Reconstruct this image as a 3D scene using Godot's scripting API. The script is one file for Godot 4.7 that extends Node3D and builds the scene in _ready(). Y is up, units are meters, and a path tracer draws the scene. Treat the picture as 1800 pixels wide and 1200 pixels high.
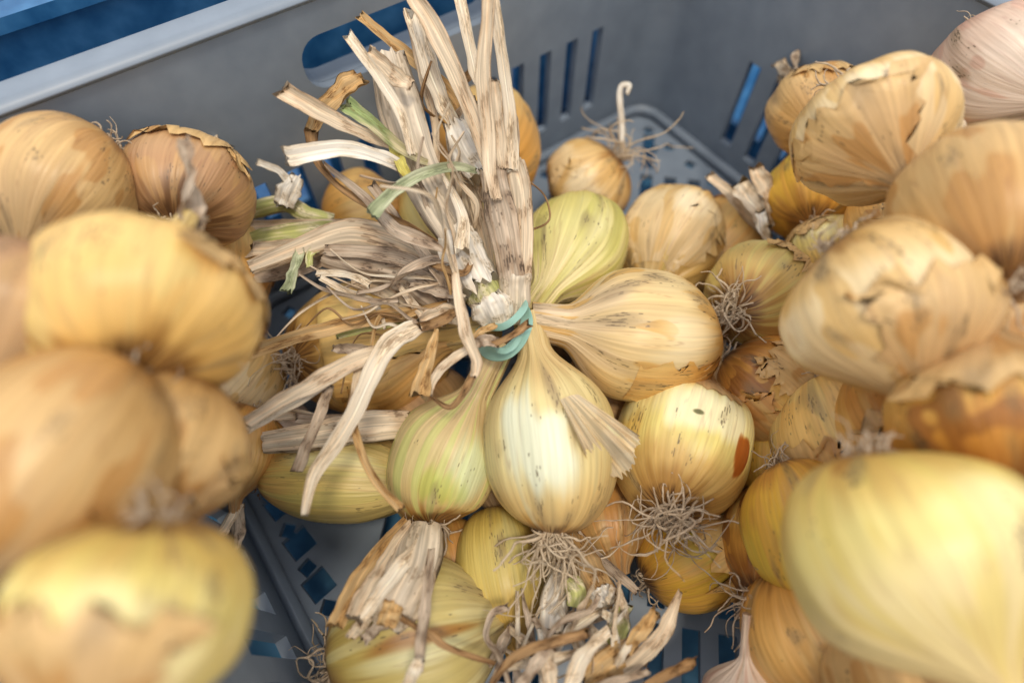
extends Node3D
# Onions in a grey plastic crate, a bunch of them tied with a rubber band, seen steeply from above.

const EYE := Vector3(0.0, 0.30, 0.0)
const FOCAL := 1039.2            # photograph pixels
const GREY_YAW := 36.0

var rng := RandomNumberGenerator.new()
var noise := FastNoiseLite.new()
var skins := {}
var leaf_mats := {}
var mats := {}

# ---------------------------------------------------------------- measuring
func ray(px: float, py: float) -> Vector3:
	var x := (px - 900.0) / FOCAL
	var y := (600.0 - py) / FOCAL
	return Vector3(x, y * 0.5 - 0.8660254, -y * 0.8660254 - 0.5)

func spot(px: float, py: float, h: float) -> Vector3:      # the place at height h above the crate floor
	var d := ray(px, py)
	return EYE + d * ((h - EYE.y) / d.y)

func depth_of(p: Vector3) -> float:
	return (p - EYE).dot(Vector3(0, -0.8660254, -0.5))

func span(pixels: float, p: Vector3) -> float:
	return pixels * depth_of(p) / FOCAL

# ---------------------------------------------------------------- scene tree helpers
func tag(o: Node3D, label: String, category: String, group := "", kind := "") -> Node3D:
	if label: o.set_meta("label", label)
	if category: o.set_meta("category", category)
	if group: o.set_meta("group", group)
	if kind: o.set_meta("kind", kind)
	return o

func numbered(called: String) -> String:
	if not has_node(NodePath(called)): return called
	var k := 1
	while has_node(NodePath("%s_%03d" % [called, k])): k += 1
	return "%s_%03d" % [called, k]

func thing(called: String, label: String, category: String, at: Vector3, group := "") -> Node3D:
	var o := Node3D.new()
	o.name = numbered(called)
	add_child(o)
	o.position = at
	tag(o, label, category, group)
	return o

func part(called: String, mesh: Mesh, m: Material, parent: Node3D) -> MeshInstance3D:
	var o := MeshInstance3D.new()
	var nm := called
	var k := 1
	while parent.has_node(NodePath(nm)):
		nm = "%s_%03d" % [called, k]
		k += 1
	o.name = nm
	o.mesh = mesh
	o.material_override = m
	parent.add_child(o)
	return o

# ---------------------------------------------------------------- meshes
func new_acc() -> Array:
	return [PackedVector3Array(), PackedVector3Array(), PackedVector2Array(), PackedInt32Array()]

func finish(acc: Array) -> ArrayMesh:
	var a := []
	a.resize(Mesh.ARRAY_MAX)
	a[Mesh.ARRAY_VERTEX] = acc[0]
	a[Mesh.ARRAY_NORMAL] = acc[1]
	a[Mesh.ARRAY_TEX_UV] = acc[2]
	a[Mesh.ARRAY_INDEX] = acc[3]
	var m := ArrayMesh.new()
	m.add_surface_from_arrays(Mesh.PRIMITIVE_TRIANGLES, a)
	return m

func loft(acc: Array, rings: Array, vs: PackedFloat32Array, ends := true) -> void:   # rings of equal count; u round, v along
	var V: PackedVector3Array = acc[0]
	var N: PackedVector3Array = acc[1]
	var U: PackedVector2Array = acc[2]
	var I: PackedInt32Array = acc[3]
	var base := V.size()
	var m := rings.size()
	var n: int = rings[0].size()
	for i in m:
		var r: PackedVector3Array = rings[i]
		var r0: PackedVector3Array = rings[maxi(i - 1, 0)]
		var r1: PackedVector3Array = rings[mini(i + 1, m - 1)]
		for j in n + 1:
			var jj := j % n
			var a := r[(jj + 1) % n] - r[(jj + n - 1) % n]
			var b := r1[jj] - r0[jj]
			var nn := a.cross(b)
			V.append(r[jj])
			N.append(nn.normalized() if nn.length_squared() > 1e-20 else Vector3.UP)
			U.append(Vector2(float(j) / n, vs[i]))
	for i in m - 1:
		for j in n:
			var p := base + i * (n + 1) + j
			var q := p + n + 1
			I.append_array([p, q, p + 1, p + 1, q, q + 1])
	if ends:
		for e in 2:
			var r: PackedVector3Array = rings[0 if e == 0 else m - 1]
			var s: PackedVector3Array = rings[1 if e == 0 else m - 2]
			var c := Vector3.ZERO
			for p in r: c += p
			c /= n
			var c2 := Vector3.ZERO
			for p in s: c2 += p
			c2 /= n
			var dir := (c - c2).normalized()
			var at := V.size()
			V.append(c); N.append(dir); U.append(Vector2(0.5, vs[0 if e == 0 else m - 1]))
			for j in n:
				V.append(r[j]); N.append(dir); U.append(Vector2(float(j) / n, vs[0 if e == 0 else m - 1]))
			for j in n:
				var j2 := (j + 1) % n
				if e == 0: I.append_array([at, at + 1 + j, at + 1 + j2])
				else: I.append_array([at, at + 1 + j2, at + 1 + j])
	acc[0] = V; acc[1] = N; acc[2] = U; acc[3] = I

func bezier(a: Vector3, b: Vector3, c: Vector3, t: float) -> Vector3:
	return a.lerp(b, t).lerp(b.lerp(c, t), t)

func profile(x: float, xm: float, neck: float, flat: float, full: float) -> float:   # radius along a bulb, root to neck
	if x < xm:
		var t := (xm - x) / xm
		return pow(maxf(0.0, 1.0 - pow(t, flat)), 0.5) * 0.98 + 0.02
	var t := (x - xm) / (1.0 - xm)
	return neck + (1.0 - neck) * (0.5 + 0.5 * cos(PI * pow(t, full)))

# one onion body, root to neck, along a curve; coordinates relative to «origin»
func bulb_mesh(root: Vector3, mid: Vector3, tip: Vector3, r: float, origin: Vector3, o := {}) -> ArrayMesh:
	var nu: int = o.get("nu", 56)
	var nv: int = o.get("nv", 44)
	var xm := 0.45
	var neck: float = o.get("neck", 0.24)
	var end: float = o.get("end", 0.85)
	var flat: float = o.get("flat", 2.3)
	var sd: float = o.get("seed", 1.0)
	var full: float = o.get("full", 1.45)
	var ctrl := 2.0 * mid - (root + tip) * 0.5
	# resample by arc length
	var pts := PackedVector3Array()
	var len_at := PackedFloat32Array()
	var total := 0.0
	var mid_len := 0.0
	for k in 201:
		var p := bezier(root, ctrl, tip, k / 200.0)
		if k: total += p.distance_to(pts[k - 1])
		pts.append(p); len_at.append(total)
		if k == 100: mid_len = total
	var blen := mid_len / xm
	if total < blen: blen = total
	var view: Vector3 = o.get("view", (EYE - mid).normalized())
	var rings := []
	var vs := PackedFloat32Array()
	var up := Vector3.ZERO
	var k := 0
	for i in nv + 1:
		var f := float(i) / nv
		f = 0.55 * f + 0.45 * (1.0 - cos(f * PI * 0.5)) if i else 0.0
		var s := f * total
		while k < 199 and len_at[k + 1] < s: k += 1
		var seg := maxf(len_at[k + 1] - len_at[k], 1e-9)
		var c := pts[k].lerp(pts[k + 1], clampf((s - len_at[k]) / seg, 0, 1))
		var T := (pts[mini(k + 2, 200)] - pts[maxi(k - 1, 0)]).normalized()
		var X := (view - T * view.dot(T))
		if X.length() < 0.05: X = up - T * up.dot(T)
		X = X.normalized()
		up = X
		var Y := T.cross(X)
		var x := s / blen
		var rad := r * (profile(x, xm, neck, flat, full) if x < 1.0 else neck * lerpf(1.0, end, (s - blen) / maxf(total - blen, 1e-6)))
		var onneck := smoothstep(0.6, 1.0, x)
		var ring := PackedVector3Array()
		for j in nu:
			var a := TAU * (float(j) / nu - 0.5)
			var ca := cos(a)
			var sa := sin(a)
			var n1 := noise.get_noise_3d(ca * 35.0 + sd * 71.0, sa * 35.0, x * 10.0)
			var n2 := noise.get_noise_3d(ca * 130.0 + sd * 33.0, sa * 130.0, x * 12.0)
			var n3 := noise.get_noise_3d(ca * 300.0 + sd * 13.0, sa * 300.0, x * 30.0)
			var d := 1.0 + 0.09 * n1 + (0.018 + 0.13 * onneck) * n2 + (0.006 + 0.10 * onneck) * n3
			ring.append(c + (X * ca + Y * sa) * rad * d - origin)
		rings.append(ring)
		vs.append(s / total)
	var acc := new_acc()
	loft(acc, rings, vs)
	last_rings = rings
	last_vs = vs
	return finish(acc)

# a scale of outer skin that has come loose on the bulb made last: its edges are torn and stand off
func peel(parent: Node3D, skin: String, u0: float, u1: float, v0: float, v1: float, lift: float) -> void:
	seedling += 1
	var sd := float(seedling) * 13.7
	var rows := 20
	var cols := 20
	var acc := new_acc()
	var grid := []
	for side in 2:
		for i in rows + 1:
			for j in cols + 1:
				var b := float(i) / rows
				var a := float(j) / cols
				var ea := noise.get_noise_2d(b * 260.0, sd) * 0.16 + noise.get_noise_2d(b * 900.0, sd) * 0.025
				var eb := noise.get_noise_2d(a * 300.0, sd + 50.0) * 0.16 + noise.get_noise_2d(a * 1100.0, sd + 9.0) * 0.035
				var u := lerpf(u0, u1, a + ea * (2.0 * a - 1.0))
				var v := clampf(lerpf(v0, v1, b + eb * (1.0 - b) * 1.2), 0.0, 0.999)
				var k := 0
				while k < last_vs.size() - 2 and last_vs[k + 1] < v: k += 1
				var f := clampf((v - last_vs[k]) / maxf(last_vs[k + 1] - last_vs[k], 1e-6), 0, 1)
				var r0: PackedVector3Array = last_rings[k]
				var r1: PackedVector3Array = last_rings[k + 1]
				var n := r0.size()
				var x := fposmod(u, 1.0) * n
				var m := int(x)
				var q := x - m
				var p := r0[m % n].lerp(r0[(m + 1) % n], q).lerp(r1[m % n].lerp(r1[(m + 1) % n], q), f)
				var c := (r0[0] + r0[n / 2]) * 0.5
				var out := (p - c).normalized()
				var ed := pow(1.0 - b, 3.0) + 0.5 * pow(absf(2.0 * a - 1.0), 6.0)
				p += out * (0.00030 + 0.5 * lift * ed * (0.35 + 1.2 * absf(noise.get_noise_2d(a * 120.0, sd + b * 60.0))) - 0.00016 * side)
				grid.append(p)
				acc[2].append(Vector2(u, v))
	var n2 := (rows + 1) * (cols + 1)
	for side in 2:
		for i in rows + 1:
			for j in cols + 1:
				var du: Vector3 = grid[side * n2 + i * (cols + 1) + mini(j + 1, cols)] - grid[side * n2 + i * (cols + 1) + maxi(j - 1, 0)]
				var dv: Vector3 = grid[side * n2 + mini(i + 1, rows) * (cols + 1) + j] - grid[side * n2 + maxi(i - 1, 0) * (cols + 1) + j]
				var nn := du.cross(dv).normalized()
				acc[0].append(grid[side * n2 + i * (cols + 1) + j])
				acc[1].append(nn if side == 0 else -nn)
		for i in rows:
			for j in cols:
				var p := side * n2 + i * (cols + 1) + j
				var q := p + cols + 1
				if side == 0: acc[3].append_array([p, q, p + 1, p + 1, q, q + 1])
				else: acc[3].append_array([p, p + 1, q, p + 1, q + 1, q])
	part("loose_skin", finish(acc), skins[skin], parent)

# a dry leaf or stalk: a flattened, creased, twisted strip with two faces and real thickness
func strip_mesh(ctl: Array, w: Array, thick: float, o: Dictionary, origin: Vector3) -> ArrayMesh:
	var acc := new_acc()
	strip_into(acc, ctl, w, thick, o, origin)
	return finish(acc)

func catmull(p: Array, t: float) -> Vector3:
	var n := p.size() - 1
	var x := clampf(t, 0, 1) * n
	var i := mini(int(x), n - 1)
	var f := x - i
	var a: Vector3 = p[maxi(i - 1, 0)]
	var b: Vector3 = p[i]
	var c: Vector3 = p[i + 1]
	var d: Vector3 = p[mini(i + 2, n)]
	return 0.5 * (2.0 * b + (c - a) * f + (2.0 * a - 5.0 * b + 4.0 * c - d) * f * f + (3.0 * b - a - 3.0 * c + d) * f * f * f)

func along(w: Array, t: float) -> float:
	var n := w.size() - 1
	if n == 0: return w[0]
	var x := clampf(t, 0, 1) * n
	var i := mini(int(x), n - 1)
	return lerpf(w[i], w[i + 1], x - i)

func strip_into(acc: Array, ctl: Array, w: Array, thick: float, o: Dictionary, origin: Vector3) -> void:
	var nu: int = o.get("nu", 18)
	var nv: int = o.get("nv", 28)
	var curl: float = o.get("curl", 0.25)
	var tw: Array = o.get("twist", [0.0, 0.0])
	var sd: float = o.get("seed", 0.0)
	var fold: float = o.get("fold", 0.085)
	var wave: float = o.get("wave", 0.3)
	var jag: float = o.get("jag", 0.5)
	var look := Vector3(0, 0.87, 0.5)
	var up := look
	var rings := []
	var vs := PackedFloat32Array()
	for i in nv + 1:
		var t := float(i) / nv
		var c := catmull(ctl, t)
		var T := (catmull(ctl, t + 0.02) - catmull(ctl, t - 0.02)).normalized()
		var Y := look - T * look.dot(T)
		if Y.length() < 0.25: Y = up - T * up.dot(T)
		Y = Y.normalized()
		up = Y
		var ang := along(tw, t) + 1.5 * wave * noise.get_noise_2d(t * 90.0, sd * 17.0 + 5.0)
		Y = Y.rotated(T, ang)
		var X := Y.cross(T)
		var half := 0.5 * along(w, t) * (1.0 + 0.35 * wave * noise.get_noise_2d(t * 160.0, sd * 31.0))
		c += (X * noise.get_noise_2d(t * 130.0, sd * 13.0 + 40.0) + Y * noise.get_noise_2d(t * 130.0, sd * 19.0 + 80.0)) * half * 0.45 * wave
		var cu := curl * (1.0 + 0.9 * noise.get_noise_2d(t * 80.0, sd * 7.0 + 160.0))
		var ring := PackedVector3Array()
		for j in nu:
			var a := TAU * float(j) / nu
			var x := cos(a)
			var y := sin(a)
			var lift := cu * (0.65 * absf(x) + 0.5 * x * x - 0.45) + fold * (noise.get_noise_2d(x * 90.0 + sd * 50.0, t * 25.0) + 0.5 * noise.get_noise_2d(x * 220.0 + sd * 90.0, t * 40.0)) * 1.6
			var edge := 1.0 + 0.12 * wave * noise.get_noise_2d(t * 400.0, signf(x) * 50.0 + sd)
			var p := c + X * x * half * edge + Y * (lift * half + y * thick * 0.5 * (0.55 + 0.45 * absf(y)))
			if i == 0 or i == nv:
				p += T * half * jag * (noise.get_noise_2d(x * 260.0, sd * 23.0 + i * 7.0)) * 1.6
			ring.append(p - origin)
		rings.append(ring)
		vs.append(t)
	loft(acc, rings, vs)

# a round stalk (the dried neck of a plant), grooved along its length
func stalk_mesh(ctl: Array, w: Array, o: Dictionary, origin: Vector3) -> ArrayMesh:
	var nu: int = o.get("nu", 30)
	var nv: int = o.get("nv", 26)
	var squash: float = o.get("squash", 0.6)
	var sd: float = o.get("seed", 0.0)
	var groove: float = o.get("groove", 0.12)
	var jag: float = o.get("jag", 0.18)
	var look := Vector3(0, 0.87, 0.5)
	var rings := []
	var vs := PackedFloat32Array()
	for i in nv + 1:
		var t := float(i) / nv
		var c := catmull(ctl, t)
		var T := (catmull(ctl, t + 0.02) - catmull(ctl, t - 0.02)).normalized()
		var Y := (look - T * look.dot(T)).normalized().rotated(T, o.get("roll", 0.0))
		var X := Y.cross(T)
		var half := 0.5 * along(w, t) * (1.0 + 0.10 * noise.get_noise_2d(t * 120.0, sd * 31.0))
		var ring := PackedVector3Array()
		for j in nu:
			var a := TAU * float(j) / nu
			var ca := cos(a)
			var sa := sin(a)
			var d := 1.0 + groove * (noise.get_noise_3d(ca * 110.0 + sd * 41.0, sa * 110.0, t * 22.0) + 0.8 * noise.get_noise_3d(ca * 260.0 + sd * 41.0, sa * 260.0, t * 30.0)) * 1.5
			var p := c + (X * ca + Y * sa * squash) * half * d
			if i == 0 or i == nv:
				p += T * half * jag * noise.get_noise_3d(ca * 150.0, sa * 150.0, sd * 23.0 + i * 9.0) * 2.0
			ring.append(p - origin)
		rings.append(ring)
		vs.append(t)
	var acc := new_acc()
	loft(acc, rings, vs)
	return finish(acc)

# a tuft of thin dried roots that start at a root plate
func roots_mesh(at: Vector3, dir: Vector3, count: int, length: float, spread: float, o: Dictionary, origin: Vector3) -> ArrayMesh:
	var r := RandomNumberGenerator.new()
	r.seed = int(o.get("seed", 1))
	var acc := new_acc()
	var plate: float = o.get("plate", 0.005)
	var rad: float = o.get("rad", 0.00042)
	var curly: float = o.get("curly", 0.5)
	var pull: Vector3 = o.get("pull", Vector3(0, -0.12, 0))
	var side := dir.cross(Vector3(0.31, 0.52, 0.79)).normalized()
	var side2 := dir.cross(side)
	for k in count:
		var a := r.randf() * TAU
		var q := sqrt(r.randf())
		var out := side * cos(a) + side2 * sin(a)
		var p := at + out * q * plate - dir * 0.0006
		var d := (dir + out * (q * spread * 0.6 + r.randf_range(-0.25, 0.25)) + side * r.randf_range(-0.3, 0.3)).normalized()
		var len := length * (r.randf_range(0.12, 0.3) if k % 3 == 0 else r.randf_range(0.35, 1.0)) * (1.35 if r.randf() < 0.15 else 1.0)
		var steps := 13
		var rr := rad * r.randf_range(0.45, 1.4)
		var bend := Vector3(r.randf_range(-1, 1), r.randf_range(-1, 1), r.randf_range(-1, 1))
		var rings := []
		var vs := PackedFloat32Array()
		var c := r.randf()
		for i in steps + 1:
			var t := float(i) / steps
			var X := d.cross(Vector3(0.6, 0.1, 0.79)).normalized()
			var Y := d.cross(X)
			var ring := PackedVector3Array()
			var h := rr * (1.0 - 0.55 * t) * (1.0 + 0.25 * r.randf_range(-1, 1))
			for j in 4:
				ring.append(p + (X * cos(TAU * j / 4.0) - Y * sin(TAU * j / 4.0)) * h - origin)
			rings.append(ring)
			vs.append(c)
			bend = (bend + Vector3(r.randf_range(-1, 1), r.randf_range(-1, 1), r.randf_range(-1, 1)) * 1.15).limit_length(1.5)
			d = (d + bend * curly * (0.34 + 0.35 * t) + pull * (0.3 + 0.5 * t)).normalized()
			p += d * len / steps
		loft(acc, rings, vs, false)
	return finish(acc)

# ---------------------------------------------------------------- materials
func c8(s: String) -> Color:
	return Color(s)

func rich(s: String, by: float) -> Color:      # the colour with its saturation raised
	var c := Color(s)
	return Color.from_hsv(c.h, minf(c.s * by, 1.0), c.v)

func ramp(stops: Array, x: float) -> Color:
	for i in stops.size() - 1:
		if x <= stops[i + 1][0]:
			var a: float = stops[i][0]
			var b: float = stops[i + 1][0]
			return (stops[i][1] as Color).lerp(stops[i + 1][1], smoothstep(0.0, 1.0, clampf((x - a) / maxf(b - a, 1e-4), 0, 1)))
	return stops[-1][1]

var streak_tex: ImageTexture
var leaf_bump: ImageTexture

func make_skin(called: String, s: Dictionary) -> void:
	var W: int = s.get("w", 448)
	var H := 256
	var sd: float = s.get("seed", 1.0) * 97.0
	var stops := []
	for a in s.stops: stops.append([a[0], rich(a[1], s.get("rich", 1.14))])
	var blotch: Array = s.get("blotch", [])
	var streaks: Array = s.get("streaks", [])
	var patches: Array = s.get("patches", [])
	var dirt: float = s.get("dirt", 0.2)
	var vein: float = s.get("vein", 0.25)
	var bc := c8(blotch[0]) if blotch else Color.BLACK
	var sc := c8(streaks[0]) if streaks else Color.BLACK
	var pc := []
	for p in patches: pc.append(rich(p[4], 1.08))
	var dc := Color(0.23, 0.19, 0.13)
	var bytes := PackedByteArray()
	bytes.resize(W * H * 3)
	var cs := PackedFloat32Array()
	var sn := PackedFloat32Array()
	for x in W:
		cs.append(cos(TAU * x / W)); sn.append(sin(TAU * x / W))
	var k := 0
	for y in H:
		var v := (y + 0.5) / H
		var rootish := 1.0 - smoothstep(0.012, 0.060, v)
		for x in W:
			var ca := cs[x]
			var sa := sn[x]
			var low := noise.get_noise_3d(ca * 60.0 + sd, sa * 60.0, v * 90.0 + sd)
			var n1 := noise.get_noise_3d(ca * 190.0 + sd, sa * 190.0, v * 22.0)
			var n2 := noise.get_noise_3d(ca * 620.0 + sd, sa * 620.0, v * 40.0 + 300.0)
			var c := ramp(stops, v + low * 0.10 + n1 * 0.05)
			if streaks:
				c = c.lerp(sc, clampf((n1 * 1.5 + low * 0.9 - streaks[2]) * 3.0, 0, 1) * streaks[1])
			if blotch:
				var b := noise.get_noise_3d(ca * 85.0 + sd + 500.0, sa * 85.0, v * 120.0 * blotch[2] + sd)
				c = c.lerp(bc, smoothstep(0.30 - blotch[1] * 0.4, 0.42 - blotch[1] * 0.3, b + n1 * 0.18 + n2 * 0.05) * blotch[3])
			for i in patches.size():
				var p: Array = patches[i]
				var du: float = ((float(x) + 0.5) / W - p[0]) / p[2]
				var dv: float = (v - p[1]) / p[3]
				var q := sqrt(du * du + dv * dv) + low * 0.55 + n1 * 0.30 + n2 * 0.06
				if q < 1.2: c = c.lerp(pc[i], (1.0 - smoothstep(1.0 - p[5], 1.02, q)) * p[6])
			# lengthwise veins: fine darker and lighter lines
			var l := 1.0 + 0.065 * n2 + 0.045 * n1
			var line := 1.0 - smoothstep(0.0, 0.05, absf(n1 + 0.12 * n2))
			l -= vein * line * 0.24
			c = Color(c.r * l, c.g * l * (1.0 - 0.03 * line), c.b * l * (1.0 - 0.10 * line * vein))
			# soil caught in the cracks: short lengthwise dashes in patches
			if dirt > 0.0:
				var d := noise.get_noise_3d(ca * 2100.0 + sd, sa * 2100.0, v * 620.0)
				var m := noise.get_noise_3d(ca * 90.0 - sd, sa * 90.0, v * 100.0 + 70.0)
				var g := smoothstep(0.50, 0.66, d * 0.9 + 0.85 * m + 0.16 * line - 0.38 + dirt * 0.36)
				c = c.lerp(dc, g * 0.6)
				var near_ends := smoothstep(0.55, 0.85, v) * 0.5 + (1.0 - smoothstep(0.04, 0.2, v)) * 0.4
				var mud := smoothstep(0.10, 0.75, m + 0.45 * low + 0.3 * n1 + near_ends * 0.5 - 0.35 + dirt * 0.5)
				c = c.lerp(Color(0.52, 0.44, 0.33), mud * 0.45)
			if rootish > 0.0:
				c = c.lerp(Color(0.60, 0.42, 0.22).lerp(Color(0.34, 0.22, 0.11), clampf(0.5 + n2 * 1.6, 0, 1)), clampf(rootish * (0.75 + n2), 0, 1))
			bytes[k] = clampi(int(c.r * 255.0), 0, 255)
			bytes[k + 1] = clampi(int(c.g * 255.0), 0, 255)
			bytes[k + 2] = clampi(int(c.b * 255.0), 0, 255)
			k += 3
	var m := StandardMaterial3D.new()
	m.resource_name = "onion_skin_" + called
	m.albedo_texture = ImageTexture.create_from_image(Image.create_from_data(W, H, false, Image.FORMAT_RGB8, bytes))
	m.roughness = s.get("rough", 0.42)
	m.metallic_specular = 0.5
	m.heightmap_enabled = true
	m.heightmap_texture = streak_tex
	m.heightmap_scale = 0.022
	skins[called] = m

func make_bump(W: int, H: int, ku: float, kv: float) -> ImageTexture:
	var bytes := PackedByteArray()
	bytes.resize(W * H)
	var k := 0
	for y in H:
		for x in W:
			var ca := cos(TAU * x / W)
			var sa := sin(TAU * x / W)
			var n := 0.5 + 0.38 * noise.get_noise_3d(ca * ku, sa * ku, y * kv) + 0.3 * noise.get_noise_3d(ca * ku * 3.0, sa * ku * 3.0, y * kv * 2.0 + 90.0)
			bytes[k] = clampi(int(n * 255.0), 0, 255)
			k += 1
	return ImageTexture.create_from_image(Image.create_from_data(W, H, false, Image.FORMAT_L8, bytes))

func make_leaf(called: String, a: String, b: String, dark: String, speck: float, tip := "") -> void:
	var W := 96
	var H := 320
	var ca := c8(a)
	var cb := c8(b)
	var cd := c8(dark)
	var ct := c8(tip) if tip else Color.BLACK
	var sd := float(called.hash() % 991)
	var bytes := PackedByteArray()
	bytes.resize(W * H * 3)
	var k := 0
	for y in H:
		var v := float(y) / H
		for x in W:
			var u := absf(float(x) / W - 0.5) * 2.0
			if x > W / 2: u = 2.0 - u        # the two faces differ
			var n1 := noise.get_noise_2d(u * 260.0 + sd, v * 45.0)
			var n2 := noise.get_noise_2d(u * 800.0 + sd, v * 60.0 + 400.0)
			var low := noise.get_noise_2d(u * 60.0 - sd, v * 130.0)
			var c := ca.lerp(cb, clampf(0.5 + low * 1.5 + n1 * 0.9, 0, 1))
			if tip: c = c.lerp(ct, smoothstep(0.45, 0.95, v + low * 0.4))
			var l := 1.0 + 0.15 * n2 + 0.13 * n1
			c = Color(c.r * l, c.g * l, c.b * l)
			var d := noise.get_noise_2d(u * 1500.0 + sd + 77.0, v * 420.0)
			c = c.lerp(cd, smoothstep(0.36, 0.7, d * 0.9 + low * 0.9 + speck - 0.26 + n2 * 0.25) * 0.75)
			c = c.lerp(cd, (1.0 - smoothstep(0.0, 0.035, absf(n1))) * 0.16)
			bytes[k] = clampi(int(c.r * 255.0), 0, 255)
			bytes[k + 1] = clampi(int(c.g * 255.0), 0, 255)
			bytes[k + 2] = clampi(int(c.b * 255.0), 0, 255)
			k += 3
	var m := StandardMaterial3D.new()
	m.resource_name = "dry_leaf_" + called
	m.albedo_texture = ImageTexture.create_from_image(Image.create_from_data(W, H, false, Image.FORMAT_RGB8, bytes))
	m.roughness = 0.72
	m.metallic_specular = 0.35
	m.heightmap_enabled = true
	m.heightmap_texture = leaf_bump
	m.heightmap_scale = 0.012
	m.backlight_enabled = true          # thin dry leaf lets light through
	m.backlight = Color(0.42, 0.36, 0.27)
	leaf_mats[called] = m

func plastic(called: String, col: String, rough: float, wear: float) -> StandardMaterial3D:
	var n := FastNoiseLite.new()
	n.seed = 11 + called.hash() % 50
	n.frequency = 0.02
	n.fractal_octaves = 5
	var base := c8(col)
	var g := Gradient.new()
	g.set_color(0, base.darkened(wear))
	g.set_color(1, base.lightened(wear))
	var t := NoiseTexture2D.new()
	t.width = 256; t.height = 256; t.seamless = true
	t.noise = n
	t.color_ramp = g
	var m := StandardMaterial3D.new()
	m.resource_name = called
	m.albedo_texture = t
	m.uv1_triplanar = true
	m.uv1_scale = Vector3.ONE * 9.0
	m.roughness = rough
	mats[called] = m
	return m

# ---------------------------------------------------------------- crates
func csg_box(parent: Node, size: Vector3, at: Vector3, cut := false, yaw := 0.0) -> void:
	var b := CSGBox3D.new()
	b.name = "cut" if cut else "solid"
	b.size = size
	b.position = at
	b.rotation.y = yaw
	if cut: b.operation = CSGShape3D.OPERATION_SUBTRACTION
	parent.add_child(b, true)

func panel(called: String, parent: Node3D, m: Material) -> CSGCombiner3D:
	var c := CSGCombiner3D.new()
	c.name = called
	c.material_override = m
	parent.add_child(c, true)
	return c

func rounded(w: float, h: float, r: float) -> PackedVector2Array:
	var p := PackedVector2Array()
	for q in 4:
		var cx := (w / 2 - r) * (1 if q in [0, 3] else -1)
		var cy := (h / 2 - r) * (1 if q in [0, 1] else -1)
		for k in 7:
			var a := PI / 2 * (q + k / 6.0)
			p.append(Vector2(cx + cos(a) * r, cy + sin(a) * r))
	return p

func csg_poly(parent: Node, poly: PackedVector2Array, depth: float, xf: Transform3D, cut: bool) -> void:
	var b := CSGPolygon3D.new()
	b.name = "cut" if cut else "solid"
	b.polygon = poly
	b.depth = depth
	b.transform = xf.translated_local(Vector3(0, 0, depth / 2.0))     # extruded towards -z: keep it centred
	if cut: b.operation = CSGShape3D.OPERATION_SUBTRACTION
	parent.add_child(b, true)

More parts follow.
